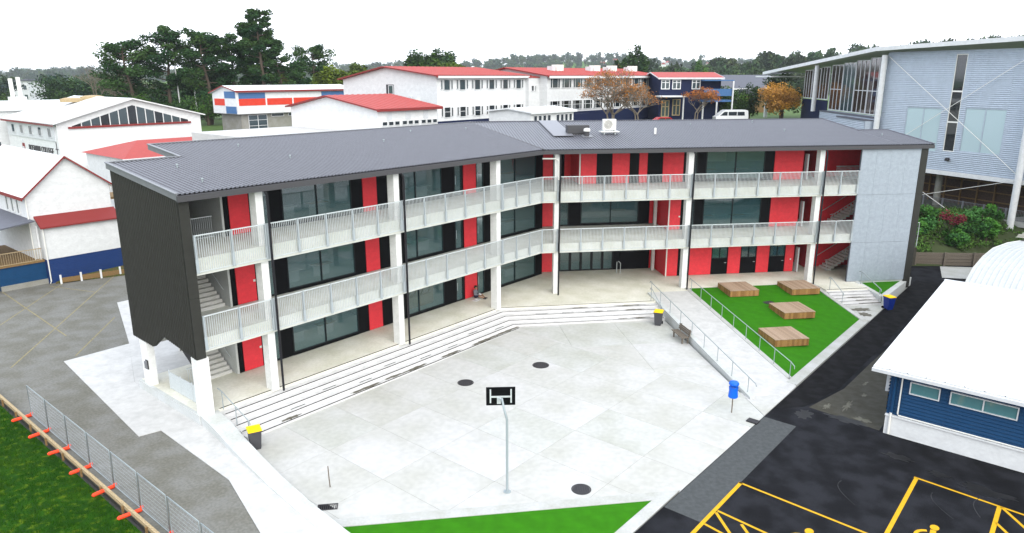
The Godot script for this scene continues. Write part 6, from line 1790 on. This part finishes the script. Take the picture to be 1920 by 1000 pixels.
func make_landscape() -> void:
	# wooded hill behind the gymnasium
	var t := MB.new()
	for i in 30:
		for j in 16:
			var p := []
			for q in [[i, j], [i + 1, j], [i + 1, j + 1], [i, j + 1]]:
				var x: float = 20.0 + 25.0 * q[0]; var z: float = -270.0 - 25.0 * q[1]
				p.append(Vector3(x, hill_y(x, z), z))
			t.quad(p[0], p[1], p[2], p[3])
	structure("wooded_hill", t.mesh(), M.field, "grassy hill under the wood behind the gymnasium", "hill")
	var far := MB.new()
	for i in 60:
		for j in 12:
			var p := []
			for q in [[i, j], [i + 1, j], [i + 1, j + 1], [i, j + 1]]:
				var x: float = -1500.0 + 50.0 * q[0]; var z: float = -900.0 - 75.0 * q[1]
				p.append(Vector3(x, town_y(x, z), z))
			far.quad(p[0], p[1], p[2], p[3])
	structure("town_hill", far.mesh(), M.field, "far hillside with houses and trees along the horizon", "hill")
	var wood := func(nm: String, label: String, n: int, s0: float, s1: float, region: Callable, seed_: int) -> void:
		for v in 2:
			var mm := MultiMesh.new()
			mm.transform_format = MultiMesh.TRANSFORM_3D
			mm.use_colors = true
			mm.mesh = tree_blob(seed_ + v, 1.0 if v == 0 else 1.35)
			mm.instance_count = n
			rng.seed = seed_ + 10 + v
			for i in n:
				var p: Vector3 = region.call()
				var s := rng.randf_range(s0, s1)
				mm.set_instance_transform(i, Transform3D(Basis(Vector3.UP, rng.randf() * TAU).scaled(Vector3(s, s * rng.randf_range(0.8, 1.25), s)), p - Vector3(0, 1.0, 0)))
				var k := rng.randf_range(0.7, 1.5)
				mm.set_instance_color(i, Color(k * rng.randf_range(0.9, 1.4), k, k * rng.randf_range(0.7, 1.1)))
			var o := MultiMeshInstance3D.new()
			o.name = named(nm)
			o.multimesh = mm
			o.material_override = M.leaf
			add_child(o)
			o.set_meta("kind", "stuff")
			tag(o, label if v == 0 else label.replace("dark", "taller dark"), "woodland")
	wood.call("hill_wood", "dark mixed wood covering the hill behind the gymnasium", 420, 0.9, 1.7, func() -> Vector3:
		var x := rng.randf_range(60.0, 420.0); var z := rng.randf_range(-560.0, -300.0)
		return Vector3(x, hill_y(x, z), z), 900)
	wood.call("far_wood", "dark far belt of trees among the houses on the horizon", 700, 1.4, 2.6, func() -> Vector3:
		var x := rng.randf_range(-1000.0, 700.0); var z := rng.randf_range(-1620.0, -1050.0)
		return Vector3(x, town_y(x, z), z), 930)
	wood.call("middle_wood", "dark belt of trees beyond the playing field", 150, 0.6, 0.95, func() -> Vector3:
		return Vector3(rng.randf_range(-230.0, 140.0), 7.2, rng.randf_range(-330.0, -270.0)), 960)
	# far houses
	rng.seed = 77
	var hm := MB.new()
	hm.extrude(Transform3D(), PackedVector2Array([Vector2(-5, 0), Vector2(5, 0), Vector2(5, 5), Vector2(-5, 5)]), -4.0, 4.0)
	var wallm := hm.mesh()
	hm = MB.new()
	hm.extrude(Transform3D(), PackedVector2Array([Vector2(-5.6, 4.95), Vector2(5.6, 4.95), Vector2(0, 8.2)]), -4.6, 4.6)
	var roofm := hm.mesh()
	for i in 64:
		var x := rng.randf_range(230.0, 460.0) if i < 40 else rng.randf_range(-500.0, 250.0)
		var z := rng.randf_range(-1500.0, -1080.0)
		var o := thing("distant_house", "tiny pale house on the far hillside along the horizon", "house", Vector3(x, town_y(x, z) + 3.0, z), rng.randf() * TAU, "far houses on the horizon hillside")
		part(o, "wall", wallm, M.white if rng.randf() < 0.7 else M.offwhite)
		part(o, "roof", roofm, [M.greyroof, M.redroof, M.whiteroof][rng.randi() % 3])

func make_trees() -> void:
	var g := "tall pines behind the rugby posts"
	for k in 7:
		bush("thicket_shrub", "tall dark evergreen shrub filling the gap behind the pine trunks", "shrub", Vector3(-84.0 + k * 7.0, 7.2, -146.0 - (k % 3) * 3), Vector3(5.0, 2.2 + (k % 3) * 0.5, 3.0), 0.5, Color(0.028, 0.06, 0.025), 280 + k, 34, 130, 0.3, "dark shrubs behind the pines")
	for q in [[-66.0, -128, 13.6, 4.6, 0.42, "broad pine with a pale forked trunk standing at the open end of the pine row"], [-60.8, -132, 16.0, 4.2, 0.38, "dense dark pine next to the rugby posts, second of the row"], [-57.2, -138, 15.2, 4.4, 0.35, "dense dark pine rising between the rugby uprights"], [-53.4, -130, 15.0, 3.9, 0.35, "bushy pine with open lower trunk just past the rugby posts"],
			[-50.2, -134, 14.6, 3.6, 0.4, "pine with rough stepped crown in the middle of the row"], [-47.4, -136, 17.0, 2.7, 0.45, "slender tall pine with flat layered top"], [-43.6, -130, 18.9, 2.6, 0.45, "tallest pine of the row with a small round top"], [-41.8, -134, 14.2, 3.2, 0.35, "pine with drooping side limbs at the striped block end"], [-39.6, -138, 10.5, 2.6, 0.35, "short thin pine ending the row above the striped block"]]:
		pine(q[5], Vector3(q[0], terrain_y(q[0], q[1]) - 0.2, q[1]), q[2] * 1.03, q[3] * 1.0, q[4] - 0.06, int(-q[0] * 10), g)
	# trees along the left horizon
	bush("spreading_tree", "wide dark spreading tree behind the white flues", "tree", Vector3(-104, 7.5, -175), Vector3(9.5, 4.2, 5.5), 1.0, Color(0.035, 0.065, 0.035), 301, 46, 120, 0.3)
	bush("spreading_tree", "dark rounded tree beside the distant flats", "tree", Vector3(-133, 8, -190), Vector3(7.0, 3.6, 5.0), 1.0, Color(0.04, 0.06, 0.045), 302, 30, 110, 0.3)
	bush("spreading_tree", "dark green tree with ragged top behind the hall ridge", "tree", Vector3(-88, 8.0, -165), Vector3(6.0, 3.4, 4.0), 1.5, Color(0.04, 0.075, 0.035), 303, 30, 110, 0.28)
	bush("hedge_row", "green hedge below the distant flats", "hedge", Vector3(-112, 7.5, -158), Vector3(10.0, 2.4, 2.5), 0.2, Color(0.05, 0.085, 0.025), 304, 36, 90, 0.25)
	bush("hedge_row", "reddish brown hedge at the far edge of the field", "hedge", Vector3(-126, 7.5, -168), Vector3(5.0, 2.4, 2.5), 0.2, Color(0.16, 0.07, 0.05), 305, 26, 90, 0.25)
	for k in 6:
		var x := -79.0 + k * 6.6
		bush("undergrowth_shrub", "dark green shrub in the undergrowth at the feet of the pines", "shrub", Vector3(x, 8.0, -127.0 - (k % 2) * 3), Vector3(4.2, 2.0 + (k % 3) * 0.5, 2.2), 0.2, Color(0.045, 0.095, 0.025), 310 + k, 24, 90, 0.2, "shrubs at the feet of the pines")
	for q in [[-84.5, -150, 11.0, 331], [-80.5, -152, 10.0, 332], [-77.0, -148, 9.5, 333]]:
		bare_tree("bare_tree", "pale leafless tree between the hall roof and the pine row", Vector3(q[0], 7.5, q[1]), q[2], 0.5, 5, Color(0.1, 0.1, 0.05), 0.1, "palebark", q[3], 2, "pale leafless trees beside the pines")
	# behind the striped and red-roofed blocks
	pine("layered blue-green tree standing alone between the pines and the red roofs", Vector3(-42.5, 8.5, -160), 13.0, 4.6, 0.3, 341)
	for q in [[-37.0, -150, 4.0, 3.4, 0.085, 0.12, 0.02, "yellow-green leafy tree above the striped block"], [-32.0, -150, 3.6, 3.6, 0.075, 0.11, 0.02, "yellow-green leafy tree against the big red gable"], [-45.5, -152, 3.2, 3.0, 0.09, 0.12, 0.02, "olive leafy tree at the pine end of the striped block"]]:
		bush("leafy_tree", q[7], "tree", Vector3(q[0], 9.0, q[1]), Vector3(q[2], q[3], 3.0), 2.0, Color(q[4], q[5], q[6]), int(-q[0]) + 350, 34, 130, 0.36)
	for q in [[-26.0, -170, 3.5, 3.4, "dark green tree above the red ridge, gable end"], [-21.0, -172, 3.6, 5.4, "tall dark tree with rounded head above the red ridge"], [-16.5, -175, 3.0, 5.8, "tall dark tree with a pointed head above the red ridge"], [-13.0, -168, 4.4, 4.0, "broad olive tree above the red ridge"]]:
		bush("leafy_tree", q[4], "tree", Vector3(q[0], 9.5, q[1]), Vector3(q[2] * 1.3, q[3] * 0.95, 3.2), 2.2, Color(0.04, 0.075, 0.025) if q[3] > 5 else Color(0.065, 0.1, 0.025), int(-q[0]) + 380, 36, 140, 0.36)
	for q in [[8.8, -170, 2.2, 3.2, "small green tree beyond the second red roof"], [14.0, -175, 3.2, 2.6, "dark low tree beyond the second red roof"], [26.5, -180, 2.6, 4.6, "dark twin-headed tree, shorter head, beyond the red roof end"], [30.5, -182, 2.8, 6.0, "tall dark tree with knobbly head beyond the red roof end"], [23.0, -176, 3.6, 3.4, "dark spreading tree beyond the rooftop units"]]:
		bush("leafy_tree", q[4], "tree", Vector3(q[0], 9.5, q[1]), Vector3(q[2], q[3] * 0.95, 2.6), 2.0, Color(0.035, 0.065, 0.025), int(q[0]) + 400, 30, 130, 0.34)
	bush("conical_tree", "small conical green tree on the horizon beside the navy house", "tree", Vector3(55.5, 9.3, -220), Vector3(2.6, 5.4, 2.6), 0.6, Color(0.05, 0.11, 0.03), 421, 26, 110, 0.22)
	bush("leafy_tree", "light green loose tree in front of the wooded hill", "tree", Vector3(61, 9.0, -205), Vector3(5.0, 3.4, 3.0), 1.0, Color(0.11, 0.16, 0.06), 422, 30, 110, 0.26)
	bush("round_shrub", "large round green shrub beside the white van", "shrub", Vector3(35.5, 8.6, -121), Vector3(3.2, 2.6, 2.8), 0.4, Color(0.055, 0.105, 0.03), 423, 60, 190, 0.14)
	bush("autumn_tree", "rounded golden orange autumn tree in front of the glazed end", "tree", Vector3(42.0, 8.6, -115), Vector3(3.7, 2.4, 3.0), 1.6, Color(0.42, 0.22, 0.05), 424, 46, 150, 0.13)
	bush("leafy_tree", "dark green tree just behind the golden autumn tree", "tree", Vector3(39.0, 8.6, -121), Vector3(2.6, 2.8, 2.4), 1.0, Color(0.03, 0.055, 0.02), 425, 26, 120, 0.16)
	bush("leafy_tree", "dark bushy tree under the gymnasium eave", "tree", Vector3(47.0, 8.6, -128), Vector3(4.5, 3.4, 3.0), 1.0, Color(0.04, 0.07, 0.025), 426, 36, 120, 0.18)
	bare_tree("bare_tree", "wide leafless tree with orange-brown tips in front of the long red-roofed block", Vector3(13.5, 8.6, -99), 8.6, 0.75, 6, Color(0.32, 0.14, 0.04), 0.24, "palebark", 431, 3)
	bare_tree("bare_tree", "second leafless tree with rusty tips beside the wide one, towards the navy house", Vector3(17.5, 8.6, -101), 8.0, 0.7, 6, Color(0.34, 0.15, 0.04), 0.24, "palebark", 434, 2)
	bare_tree("autumn_tree", "small spreading tree with rusty orange leaves in front of the navy house", Vector3(28.6, 8.6, -114), 6.6, 0.8, 5, Color(0.36, 0.13, 0.03), 1.0, "palebark", 437, 2)
	for q in [[-28.0, -80.5, 6.0, 441], [-26.5, -82.0, 6.5, 442], [-38.0, -78.0, 6.0, 443], [-40.5, -80.0, 6.5, 444]]:
		bare_tree("bare_shrub", "thin leafless shrub above the back edge of the charcoal roof", Vector3(q[0], terrain_y(q[0], q[1]), q[1]), q[2], 0.22, 4, Color(0.1, 0.1, 0.05), 0.0, "palebark", q[3], 3, "thin leafless shrubs behind the charcoal roof", 0.3)
	# planted bank below the gymnasium
	rng.seed = 5
	for q in [[38.6, -67.2, 1.5, 1.1, "dense green shrub at the school end of the planted bank"], [40.6, -69.6, 1.6, 1.2, "dense green shrub high on the planted bank under the crossed cables"], [44.4, -68.8, 1.5, 1.3, "bright green leafy shrub in the middle of the planted bank"], [47.2, -70.4, 1.4, 1.2, "dark green shrub beside the gymnasium column"], [46.0, -68.3, 1.2, 1.0, "low green shrub above the timber retaining wall end"], [41.8, -66.6, 1.3, 0.8, "low green shrub just above the timber retaining wall"], [38.0, -70.0, 1.5, 1.3, "green shrub behind the framed mesh fence"]]:
		bush("bank_shrub", q[4], "shrub", Vector3(q[0], terrain_y(q[0], q[1]) - 0.1, q[1]), Vector3(q[2], q[3], q[2]), 0.1, Color(0.055, 0.155, 0.035), int(q[0] * 10), 22, 90, 0.13)
	bare_tree("red_shrub", "thin dark red shrub standing in the planted bank", Vector3(42.2, terrain_y(42.2, -67.8), -67.8), 3.2, 0.5, 4, Color(0.13, 0.02, 0.03), 1.0, "bark", 451)
	var f := MB.new()
	rng.seed = 452
	for i in 420:
		var x := rng.randf_range(35.5, 51.0); var z := rng.randf_range(-76.0, -65.0) - (x - 40.0) * 0.3
		leaves(f, Vector3(x, terrain_y(x, z) + 0.15, z), Vector3(0.55, 0.28, 0.55), 22, 0.13, Color(0.07, 0.14, 0.03), 0.45)
	var o := part(self, "ground_cover", f.mesh(), M.leaf)
	o.set_meta("kind", "stuff")
	tag(o, "low green weeds covering the bank below the gymnasium", "ground cover")
	# short grass standing in the lawn
	var bl := MB.new()
	rng.seed = 460
	for i in 9:
		var a := rng.randf() * TAU
		var p := Vector3(rng.randf_range(-0.09, 0.09), 0, rng.randf_range(-0.09, 0.09))
		var s := Vector3(cos(a), 0, sin(a)) * 0.011
		var k := rng.randf_range(0.7, 1.3)
		bl.col = Color(0.018 * k, 0.062 * k, 0.004)
		bl.tri(p - s, p + s, p + Vector3(rng.randf_range(-0.04, 0.04), rng.randf_range(0.03, 0.075), rng.randf_range(-0.04, 0.04)))
	var mm := MultiMesh.new()
	mm.transform_format = MultiMesh.TRANSFORM_3D
	mm.use_colors = true
	mm.mesh = bl.mesh()
	mm.instance_count = 16000
	var nz := FastNoiseLite.new()
	nz.seed = 9; nz.frequency = 0.25
	for i in 16000:
		var p := L3(rng.randf_range(-42.0, -32.1), -0.62, rng.randf_range(-9.0, 15.5))
		mm.set_instance_transform(i, Transform3D(Basis(Vector3.UP, rng.randf() * TAU).scaled(Vector3.ONE * rng.randf_range(0.8, 1.4)), p))
		var k := nz.get_noise_2d(p.x, p.z)
		mm.set_instance_color(i, Color(1.0 + maxf(0, k) * 1.6, 1.0 + maxf(0, k) * 0.5, 1.0) * rng.randf_range(0.8, 1.2))
	var gm := MultiMeshInstance3D.new()
	gm.name = named("grass")
	gm.multimesh = mm
	gm.material_override = M.blade
	add_child(gm)
	gm.set_meta("kind", "stuff")
	tag(gm, "short green grass blades of the lawn", "grass")
	for q in [[-34.1, 3.6], [-33.0, 6.5], [-36.0, 9.0]]:
		var b := MB.new()
		b.lathe(Transform3D(), [Vector2(0, -0.03), Vector2(0.09, 0.01), Vector2(0.11, 0.08), Vector2(0.08, 0.15), Vector2(0, 0.18)], 12)
		if q[0] == -34.1:
			var ball := part(self, "ball", b.mesh(), M.white, Transform3D(Basis(), L3(q[0], -0.6, q[1])))
			tag(ball, "small white ball lying on the green lawn", "ball")

# ---------- vehicles and the seated person ----------
func vehicle(called: String, label: String, category: String, at: Vector3, turn: float, body: PackedVector2Array, glassq: Array, width: float, paint: String, wheels: Array) -> void:
	var o := thing(called, label, category, at, turn)
	var b := MB.new()
	b.extrude(Transform3D(), body, -width / 2, width / 2)
	part(o, "body", b.mesh(), M[paint])
	for q in glassq:
		for s in [-1.0, 1.0]:
			b = MB.new()
			b.extrude(Transform3D(Basis(), Vector3(0, 0, s * (width / 2 + 0.005))), q, -0.01, 0.01)
			part(o, "side_window", b.mesh(), M.darkglass)
	for w in wheels:
		for s in [-1.0, 1.0]:
			b = MB.new()
			b.lathe(Transform3D(Basis(Vector3.RIGHT, PI / 2), Vector3(w, 0.33, s * (width / 2 - 0.1))), [Vector2(0, -0.11), Vector2(0.33, -0.11), Vector2(0.33, 0.11), Vector2(0, 0.11)], 16)
			part(o, "wheel", b.mesh(), M.rubber)

func make_vehicles() -> void:
	vehicle("white_van", "white passenger van parked in front of the round green shrub", "van", Vector3(34.2, 8.8, -115.0), 0.03, PackedVector2Array([Vector2(-2.5, 0.35), Vector2(2.5, 0.35), Vector2(2.55, 1.0), Vector2(2.45, 1.95), Vector2(2.2, 2.05), Vector2(-1.0, 2.05), Vector2(-1.35, 1.9), Vector2(-2.2, 1.15), Vector2(-2.55, 1.0)]),
		[PackedVector2Array([Vector2(-1.9, 1.2), Vector2(-0.75, 1.2), Vector2(-0.75, 1.78), Vector2(-1.25, 1.78)]), PackedVector2Array([Vector2(-0.6, 1.2), Vector2(0.7, 1.2), Vector2(0.7, 1.78), Vector2(-0.6, 1.78)]), PackedVector2Array([Vector2(0.8, 1.2), Vector2(1.95, 1.2), Vector2(1.9, 1.78), Vector2(0.8, 1.78)])], 1.8, "carwhite", [-1.6, 1.6])
	vehicle("red_car", "red car roof showing above the back edge of the charcoal roof", "car", Vector3(21.5, 8.9, -104.0), 0.1, PackedVector2Array([Vector2(-2.1, 0.3), Vector2(2.1, 0.3), Vector2(2.15, 0.75), Vector2(1.9, 0.9), Vector2(1.3, 0.95), Vector2(0.75, 1.4), Vector2(-0.8, 1.42), Vector2(-1.5, 0.98), Vector2(-2.1, 0.9)]),
		[PackedVector2Array([Vector2(-1.2, 0.98), Vector2(-0.05, 0.98), Vector2(-0.05, 1.32), Vector2(-0.75, 1.32)]), PackedVector2Array([Vector2(0.05, 0.98), Vector2(1.1, 0.98), Vector2(0.7, 1.32), Vector2(0.05, 1.32)])], 1.7, "carred", [-1.3, 1.35])

func smin(a: float, b: float, k: float) -> float:
	var h := clampf(0.5 + 0.5 * (b - a) / k, 0.0, 1.0)
	return lerpf(b, a, h) - k * h * (1.0 - h)

func figure(bones: Array, lo: Vector3, hi: Vector3, cell: float, k: float) -> MB:
	var nx := int((hi.x - lo.x) / cell) + 1; var ny := int((hi.y - lo.y) / cell) + 1; var nz := int((hi.z - lo.z) / cell) + 1
	var d := PackedFloat32Array(); var who := PackedInt32Array()
	d.resize(nx * ny * nz); who.resize(nx * ny * nz)
	for z in nz:
		for y in ny:
			for x in nx:
				var p := lo + Vector3(x, y, z) * cell
				var best := 9.0; var f := 9.0; var w := 0
				for i in bones.size():
					var e: Array = bones[i]
					var a: Vector3 = e[0]; var ab: Vector3 = e[1] - a
					var t := clampf((p - a).dot(ab) / maxf(ab.length_squared(), 1e-6), 0, 1)
					var q := (p - a - ab * t).length() - lerpf(e[2], e[3], t)
					f = q if i == 0 else smin(f, q, k)
					if q < best: best = q; w = i
				d[(z * ny + y) * nx + x] = f; who[(z * ny + y) * nx + x] = w
	var vert := {}
	var b := MB.new()
	var idx := func(x: int, y: int, z: int) -> int: return (z * ny + y) * nx + x
	for z in nz - 1:
		for y in ny - 1:
			for x in nx - 1:
				var s := Vector3.ZERO; var n := 0
				var c := []
				for i in 8: c.append(d[idx.call(x + (i & 1), y + ((i >> 1) & 1), z + (i >> 2))])
				for e in [[0, 1], [2, 3], [4, 5], [6, 7], [0, 2], [1, 3], [4, 6], [5, 7], [0, 4], [1, 5], [2, 6], [3, 7]]:
					var a: float = c[e[0]]; var g: float = c[e[1]]
					if (a < 0) != (g < 0):
						var t := a / (a - g)
						s += Vector3(e[0] & 1, (e[0] >> 1) & 1, e[0] >> 2).lerp(Vector3(e[1] & 1, (e[1] >> 1) & 1, e[1] >> 2), t)
						n += 1
				if n: vert[idx.call(x, y, z)] = lo + (Vector3(x, y, z) + s / n) * cell
	for z in range(1, nz - 1):
		for y in range(1, ny - 1):
			for x in range(1, nx - 1):
				var i0: int = idx.call(x, y, z)
				var a := d[i0]
				for ax in 3:
					var o := [Vector3i(1, 0, 0), Vector3i(0, 1, 0), Vector3i(0, 0, 1)]
					var st: Vector3i = o[ax]
					var i1: int = idx.call(x + st.x, y + st.y, z + st.z)
					if (a < 0) == (d[i1] < 0): continue
					var u: Vector3i = o[(ax + 1) % 3]; var v: Vector3i = o[(ax + 2) % 3]
					var q := []
					for m in [[0, 0], [1, 0], [1, 1], [0, 1]]: q.append(vert.get(idx.call(x - u.x * m[0] - v.x * m[1], y - u.y * m[0] - v.y * m[1], z - u.z * m[0] - v.z * m[1])))
					if q.has(null): continue
					b.col = bones[who[i0]][4]
					if a < 0: b.quad(q[0], q[1], q[2], q[3])
					else: b.quad(q[3], q[2], q[1], q[0])
	return b

func make_person() -> void:
	var grey := Color(0.17, 0.18, 0.21); var dark := Color(0.03, 0.03, 0.06); var skin := Color(0.34, 0.19, 0.12); var shoe := Color(0.05, 0.05, 0.05)
	var o := thing("person", "person in a grey top and dark shorts sitting against the red wall reading", "person", L3(-3.75, 0.0, 3.3), TL + 0.35)
	var B := []
	var P := func(a: Vector3, c: Vector3, r0: float, r1: float, col: Color) -> void: B.append([a, c, r0, r1, col])
	P.call(Vector3(0, 0.14, 0.1), Vector3(0, 0.3, 0.08), 0.15, 0.135, dark)
	P.call(Vector3(0, 0.3, 0.08), Vector3(0, 0.52, 0.06), 0.145, 0.15, grey)
	P.call(Vector3(-0.13, 0.56, 0.06), Vector3(0.13, 0.56, 0.06), 0.075, 0.075, grey)
	P.call(Vector3(0, 0.6, 0.07), Vector3(0, 0.7, 0.1), 0.055, 0.05, skin)
	P.call(Vector3(0, 0.78, 0.14), Vector3(0, 0.83, 0.12), 0.085, 0.095, skin)
	P.call(Vector3(0, 0.765, 0.235), Vector3(0, 0.79, 0.225), 0.016, 0.012, skin)
	for s in [-1.0, 1.0]:
		P.call(Vector3(s * 0.19, 0.55, 0.06), Vector3(s * 0.26, 0.33, 0.14), 0.065, 0.052, grey)
		P.call(Vector3(s * 0.26, 0.33, 0.14), Vector3(s * 0.11, 0.3, 0.36), 0.05, 0.036, grey)
		P.call(Vector3(s * 0.11, 0.3, 0.36), Vector3(s * 0.08, 0.31, 0.42), 0.034, 0.03, skin)
		P.call(Vector3(s * 0.1, 0.14, 0.12), Vector3(s * 0.2, 0.2, 0.4), 0.1, 0.085, dark)
		P.call(Vector3(s * 0.2, 0.2, 0.4), Vector3(s * 0.22, 0.22, 0.52), 0.07, 0.062, skin)
		P.call(Vector3(s * 0.22, 0.22, 0.52), Vector3(s * 0.1, 0.08, 0.78), 0.06, 0.04, skin)
		P.call(Vector3(s * 0.1, 0.055, 0.78), Vector3(s * 0.13, 0.05, 0.96), 0.05, 0.042, shoe)
		P.call(Vector3(s * 0.095, 0.79, 0.12), Vector3(s * 0.1, 0.81, 0.12), 0.018, 0.014, skin)
	var b := figure(B, Vector3(-0.42, -0.03, -0.14), Vector3(0.42, 0.98, 1.06), 0.021, 0.035)
	for s in [-1.0, 1.0]:
		b.col = skin
		for k in 4:
			var h := Vector3(s * (0.075 + 0.006 * k), 0.305 - k * 0.018, 0.43)
			b.tube([h, h + Vector3(-s * 0.02, 0.004, 0.035), h + Vector3(-s * 0.045, 0.0, 0.045)], [0.009, 0.0085, 0.007], 5)
		b.tube([Vector3(s * 0.085, 0.33, 0.4), Vector3(s * 0.06, 0.35, 0.42), Vector3(s * 0.045, 0.345, 0.44)], [0.01, 0.009, 0.008], 5)
		b.col = Color(0.02, 0.02, 0.02)
		b.lathe(Transform3D(Basis(), Vector3(s * 0.034, 0.815, 0.212)), [Vector2(0, -0.01), Vector2(0.011, 0), Vector2(0, 0.01)], 8)
	b.col = Color(0.25, 0.08, 0.07)
	b.box(Transform3D(Basis(), Vector3(0, 0.738, 0.222)), Vector3(0.05, 0.01, 0.01))
	part(o, "body", b.mesh(), M.tint)
	b = figure([[Vector3(0, 0.87, 0.1), Vector3(0, 0.82, 0.06), 0.1, 0.095, Color(0.02, 0.016, 0.014)], [Vector3(-0.05, 0.9, 0.15), Vector3(0.05, 0.9, 0.15), 0.05, 0.05, Color(0.02, 0.016, 0.014)]], Vector3(-0.16, 0.7, -0.08), Vector3(0.16, 1.02, 0.26), 0.018, 0.04)
	part(o, "hair", b.mesh(), M.tint)
	b = MB.new()
	b.box(Transform3D(Basis(Vector3(0, 0, 1), 0.2), Vector3(-0.06, 0.335, 0.47)) * Transform3D(Basis(Vector3.RIGHT, 0.5), Vector3.ZERO), Vector3(0.13, 0.012, 0.19))
	b.box(Transform3D(Basis(Vector3(0, 0, 1), -0.2), Vector3(0.07, 0.335, 0.47)) * Transform3D(Basis(Vector3.RIGHT, 0.5), Vector3.ZERO), Vector3(0.13, 0.012, 0.19))
	var bk := part(self, "open_book", b.mesh(), M.white, Transform3D(Basis(Vector3.UP, TL + 0.35), L3(-3.75, 0.0, 3.3)))
	tag(bk, "open white book held by the seated person", "book")
	var bag := MB.new()
	bag.chamfer(Transform3D(Basis(), Vector3(0, 0.02, 0)), Vector3(0.55, 0.04, 0.42), 0.015)
	bag.chamfer(Transform3D(Basis(Vector3.UP, 0.4), Vector3(0.1, 0.06, -0.05)), Vector3(0.25, 0.06, 0.2), 0.02)
	var bo := part(self, "paper_bag", bag.mesh(), M.white, Transform3D(Basis(Vector3.UP, TL + 0.2), L3(-4.15, 0.0, 2.75)))
	tag(bo, "flat white bag lying on the terrace beside the seated person", "bag")


func _ready() -> void:
	rng.seed = 1
	var cam := Camera3D.new()
	cam.name = "camera"
	cam.position = Vector3(0, 16, 0)
	cam.rotation_degrees = Vector3(-14.85, 0, 0)
	cam.fov = 40.64
	cam.far = 6000
	add_child(cam)
	cam.current = true
	var env := Environment.new()
	env.background_mode = Environment.BG_SKY
	var sky := Sky.new()
	var sm := ProceduralSkyMaterial.new()
	sm.sky_top_color = Color(0.89, 0.93, 0.99)
	sm.sky_horizon_color = Color(0.945, 0.96, 0.99)
	sm.sky_curve = 0.2
	sm.ground_horizon_color = Color(0.75, 0.77, 0.78)
	sm.ground_bottom_color = Color(0.35, 0.36, 0.34)
	sm.sky_energy_multiplier = 1.0
	sm.sun_angle_max = 1.0
	sky.sky_material = sm
	env.sky = sky
	env.background_energy_multiplier = 1.1
	env.tonemap_mode = Environment.TONE_MAPPER_LINEAR
	env.tonemap_exposure = 2.45
	env.fog_enabled = true
	env.fog_density = 0.00013
	env.fog_light_color = Color(0.90, 0.93, 0.97)
	env.sdfgi_enabled = true
	env.ssao_enabled = true
	env.ssil_enabled = true
	var we := WorldEnvironment.new()
	we.name = "world_environment"
	we.environment = env
	add_child(we)
	var sun := DirectionalLight3D.new()
	sun.name = "sun"
	sun.light_energy = 0.5
	sun.light_angular_distance = 60.0
	sun.light_color = Color(1.0, 0.995, 0.985)
	sun.shadow_enabled = true
	sun.rotation_degrees = Vector3(-33, 24, 0)
	add_child(sun)
	make_materials()
	make_ground()
	make_school()
	make_back_buildings()
	make_left_side()
	make_right_side()
	make_landscape()
	make_court_things()
	make_trees()
	make_vehicles()
	make_person()
